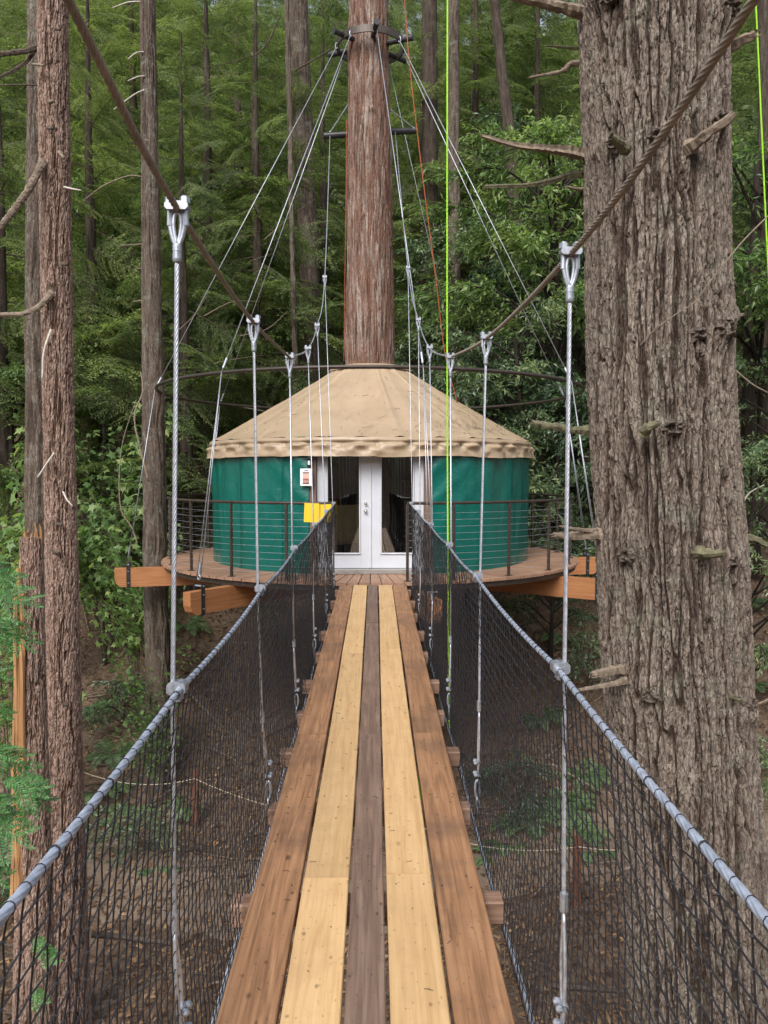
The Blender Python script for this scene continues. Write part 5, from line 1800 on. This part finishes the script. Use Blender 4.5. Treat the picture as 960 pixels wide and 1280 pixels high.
FERN = [fern_geo(800 + k).mesh('sword_fern', M['fern']) for k in range(3)]
fx = [(640, 12.4, 1.0, 'hanging low behind the right net by the second suspender'), (668, 13.2, 1.3, 'in the dark hollow right of the platform beams'), (708, 13.4, 1.3, 'against the fir under the right beam'), (150, 13.0, 1.1, 'below the cut end of the far left beam'), (225, 13.4, 1.0, 'under the near left beam'), (745, 12.2, 1.0, 'beside the twin dead stubs of the fir'), (120, 13.6, 1.1, 'at the foot of the brown redwood bank'), (135, 14.6, 1.2, 'left of the slender trunk on the slope'), (100, 15.5, 1.2, 'partly behind the brown redwood'), (655, 12.9, 1.1, 'in the hollow under the platform at right'), (690, 13.6, 1.2, 'below the right platform beam'), (722, 12.8, 1.1, 'left of the big fir base'), (735, 14.2, 1.1, 'beside the big fir under the beam'),
      (705, 17.5, 1.2, 'behind the right railing end'), (715, 19.5, 1.2, 'upslope beside the big fir'), (945, 16.0, 1.2, 'on the brown slope at the right edge'), (935, 18.0, 1.3, 'upslope at the right frame edge'), (230, 18.0, 1.1, 'behind the left railing corner'), (245, 20.5, 1.2, 'upslope behind the left of the yurt'), (110, 19.0, 1.2, 'upslope beside the left trunks'), (60, 14.0, 1.1, 'behind the twin left trunks'),
      (676, 15.6, 1.1, 'just behind the right platform edge'), (190, 11.4, .7, 'on the path edge behind the left net'), (620, 11.9, .8, 'seen through the far right net')]
for k, (px, y, sc, l) in enumerate(fx):
    x = U(px, 592, y)[0]
    o = obj('fern', FERN[k % 3], None, loc=(x, y, float(gz(x, y)) - .03), rot=(R(-12), 0, k * 1.3))
    o.scale = (sc,) * 3
    tag(o, 'green sword fern %s' % l, 'fern', 'ferns on the slope')

# ---- young redwood at the far left whose sprays hang into the frame
def frond(r, L, G, St, p, d, nn):
    """a flat redwood spray: a central shoot with two rows of pointed side shoots, and a few side sprays"""
    def comb(p, d, n, L, w, wd):
        k = max(5, int(L / (w * .30)))
        u = np.linspace(.02, 1, k)
        ax = p + d * (L * u)[:, None] - np.stack([0 * u, 0 * u, .20 * L * u * u], 1)
        sd = nrmz(np.cross(np.tile(d, (k, 1)), n))
        env = (.30 + .70 * np.sin(PI * np.clip(u * .82 + .16, 0, 1)) ** .8)
        for q in (-1, 1):
            D = nrmz(q * sd + .62 * d + r.normal(0, .09, (k, 3)))
            V, T = leaflets(ax, D, np.tile(n, (k, 1)) + r.normal(0, .22, (k, 3)), w * env * r.uniform(.8, 1.15, k), wd, .12)
            G.add(V, T)
        V, T = leaflets(ax[-1:], d[None], n[None], w * .6, wd, .1); G.add(V, T)
        tube(np.array([ax[0], ax[k // 2], ax[-1]]), .0018, 3, False, St)
        return ax
    main = comb(p, d, nn, L, .050, .0145)
    sd = nrmz(np.cross(d, nn))
    for j_, u in enumerate(np.linspace(.15, .7, 5)):
        q = 1 if j_ % 2 else -1
        pp = main[int(u * (len(main) - 1))]
        n2 = nrmz(nn + r.normal(0, .25, 3))
        comb(pp, nrmz(q * sd * .75 + d * .8 + r.normal(0, .1, 3) + [0, 0, -.12]), n2, L * (.55 - .35 * u) + .03, .040, .013)


r = np.random.default_rng(91)
sapx = U(-60, 900, 4.3)
sz = float(gz(sapx[0], 4.3))
sap = thing('redwood_sapling', 'young redwood at the left frame edge with bright feathery green sprays', 'tree', (sapx[0], 4.3, sz))
sb = np.array([sapx[0], 4.3, sz])
obj('trunk', tube(spline([(0, 0, -.2), (.03, 0, 2), (-.05, 0, 5.5)], 8), np.linspace(.05, .02, 17), 8), M['bark_brown'], sap, smooth=True)
G, St = Geo(), Geo()
tips = [(48, 745, .0), (28, 722, .1), (22, 790, -.1), (40, 800, -.05), (12, 835, .1), (56, 985, -.1), (60, 1000, 0), (44, 958, .1), (30, 1012, 0), (38, 1045, -.1), (22, 940, .0), (12, 885, .1), (6, 1000, -.1), (8, 1095, .1), (5, 690, .15)]
for px, py, dy in tips:
    e = U(px, py, 4.3 + dy)
    s0 = U(px - 62 + r.uniform(-12, 12), py - 14 + r.uniform(-22, 16), 4.3 + dy * .6)
    d = nrmz(e - s0); L = np.linalg.norm(e - s0)
    nn = nrmz(np.array([r.normal(0, .25), -.55 + r.normal(0, .2), .8])); nn = nrmz(nn - d * np.dot(nn, d))
    frond(r, L, G, St, s0 - sb, d, nn)
    st0 = np.array([-.02, 0, s0[2] - sb[2] - .12])
    tube(spline([st0, (st0 + s0 - sb) / 2 + [0, 0, .03], s0 - sb], 4), .004, 4, False, St)
obj('crown', G, M['redwoodspray'], sap)
obj('twigs', St, M['mossbranch'], sap)

# second young redwood on the bank, sprays showing low behind the brown redwood and left net
G, St = Geo(), Geo()
s2 = U(60, 1120, 5.6); z2 = float(gz(s2[0], 5.6))
sap2 = thing('redwood_sapling', 'small redwood sprout low behind the left net at the trunk feet', 'tree', (s2[0], 5.6, z2))
for px, py in ((60, 1190), (72, 1204), (58, 1255)):
    e = U(px, py, 5.6) - np.array([s2[0], 5.6, z2]); s0 = e + np.array([-.12, .05, .07])
    d = nrmz(e - s0)
    frond(r, .11, G, St, s0, d, nrmz(np.array([.1, -.6, .8])))
    tube(np.array([[-.1, .05, 0], s0 * [.6, .6, .6], s0]), .004, 4, False, St)
obj('crown', G, M['redwoodspray'], sap2)
obj('twigs', St, M['mossbranch'], sap2)

# ------------------------------------------------------------------ bare sticks, fallen branches
def dead(name, label, pix, r0, r1, mat='deadwood', cat='branch', jit=.06):
    P = [U(px, py, y) for px, py, y in pix]
    o = obj(name, stick(P, r0, r1, 6, 6, jit), M[mat], smooth=True)
    return tag(o, label, cat)

dead('bare_sapling', 'pale bare stem leaning against the slender trunk at left', [(186, 602, 13.6), (175, 560, 13.6), (168, 520, 13.6), (178, 490, 13.7), (176, 465, 13.8)], .02, .008, 'deadwood', 'sapling')
dead('bare_sapling', 'bare forked stem arching among the left lobed shrubs', [(172, 680, 14), (165, 660, 14), (150, 630, 14), (152, 560, 14.2), (170, 500, 14.3)], .016, .006, 'deadwood', 'sapling')
dead('fallen_branch', 'long pale branch lying on the ground behind the left net', [(120, 1262, 7.2), (160, 1245, 7.6), (200, 1222, 8), (245, 1195, 8.5)], .022, .012)
dead('fallen_branch', 'dark log lying across the ground behind the left net', [(115, 1168, 8.8), (160, 1172, 8.8), (220, 1180, 8.7)], .035, .028, 'darktwig')
dead('fallen_branch', 'dead branch slanting down seen through the upper left net', [(238, 868, 9.4), (275, 905, 9.2), (315, 945, 9)], .010, .006, 'darktwig')
dead('fallen_branch', 'dead branch slanting seen through the upper right net', [(690, 955, 8.4), (725, 975, 8.3), (770, 1000, 8.2)], .013, .007)
dead('fallen_branch', 'fallen dark branch under the right net near the fir foot', [(690, 1232, 7.0), (740, 1236, 6.9), (790, 1240, 6.8)], .03, .02, 'darktwig')
dead('fallen_branch', 'pale arched stick on the brown slope at the right edge', [(925, 640, 15), (935, 618, 15), (955, 606, 15)], .022, .012, 'paletwig')
dead('fallen_branch', 'grey branch on the slope above the right fir flank', [(918, 462, 17), (940, 480, 17), (962, 492, 17)], .022, .014)
dead('fallen_branch', 'fallen branch low on the right slope', [(925, 875, 12), (945, 880, 12), (965, 872, 12)], .02, .014)
r = np.random.default_rng(44)
k = 0
for (px, py, y, a) in ((255, 395, 16.5, .3), (300, 420, 17, .5), (240, 460, 17.5, .2), (280, 505, 17.5, -.2), (330, 300, 20, .7), (290, 350, 19, .6), (215, 420, 16, .9)):
    p = U(px, py, y); L = r.uniform(1.0, 1.8)
    q = p + L * np.array([math.cos(a), 0.1, math.sin(a)])
    o = obj('bare_branch', stick([p, (p + q) / 2 + r.normal(0, .12, 3), q], .012, .004, 4, 5, .03), M['deadwood'])
    tag(o, 'thin bare branch in the conifer boughs %s' % ['left of the second suspender', 'above the left side of the spreader ring', 'at the left end of the spreader ring', 'inside the left of the spreader ring', 'left of the leaning trunk', 'crossing behind the main cable at left', 'right of the slender trunk'][k], 'branch')
    k += 1
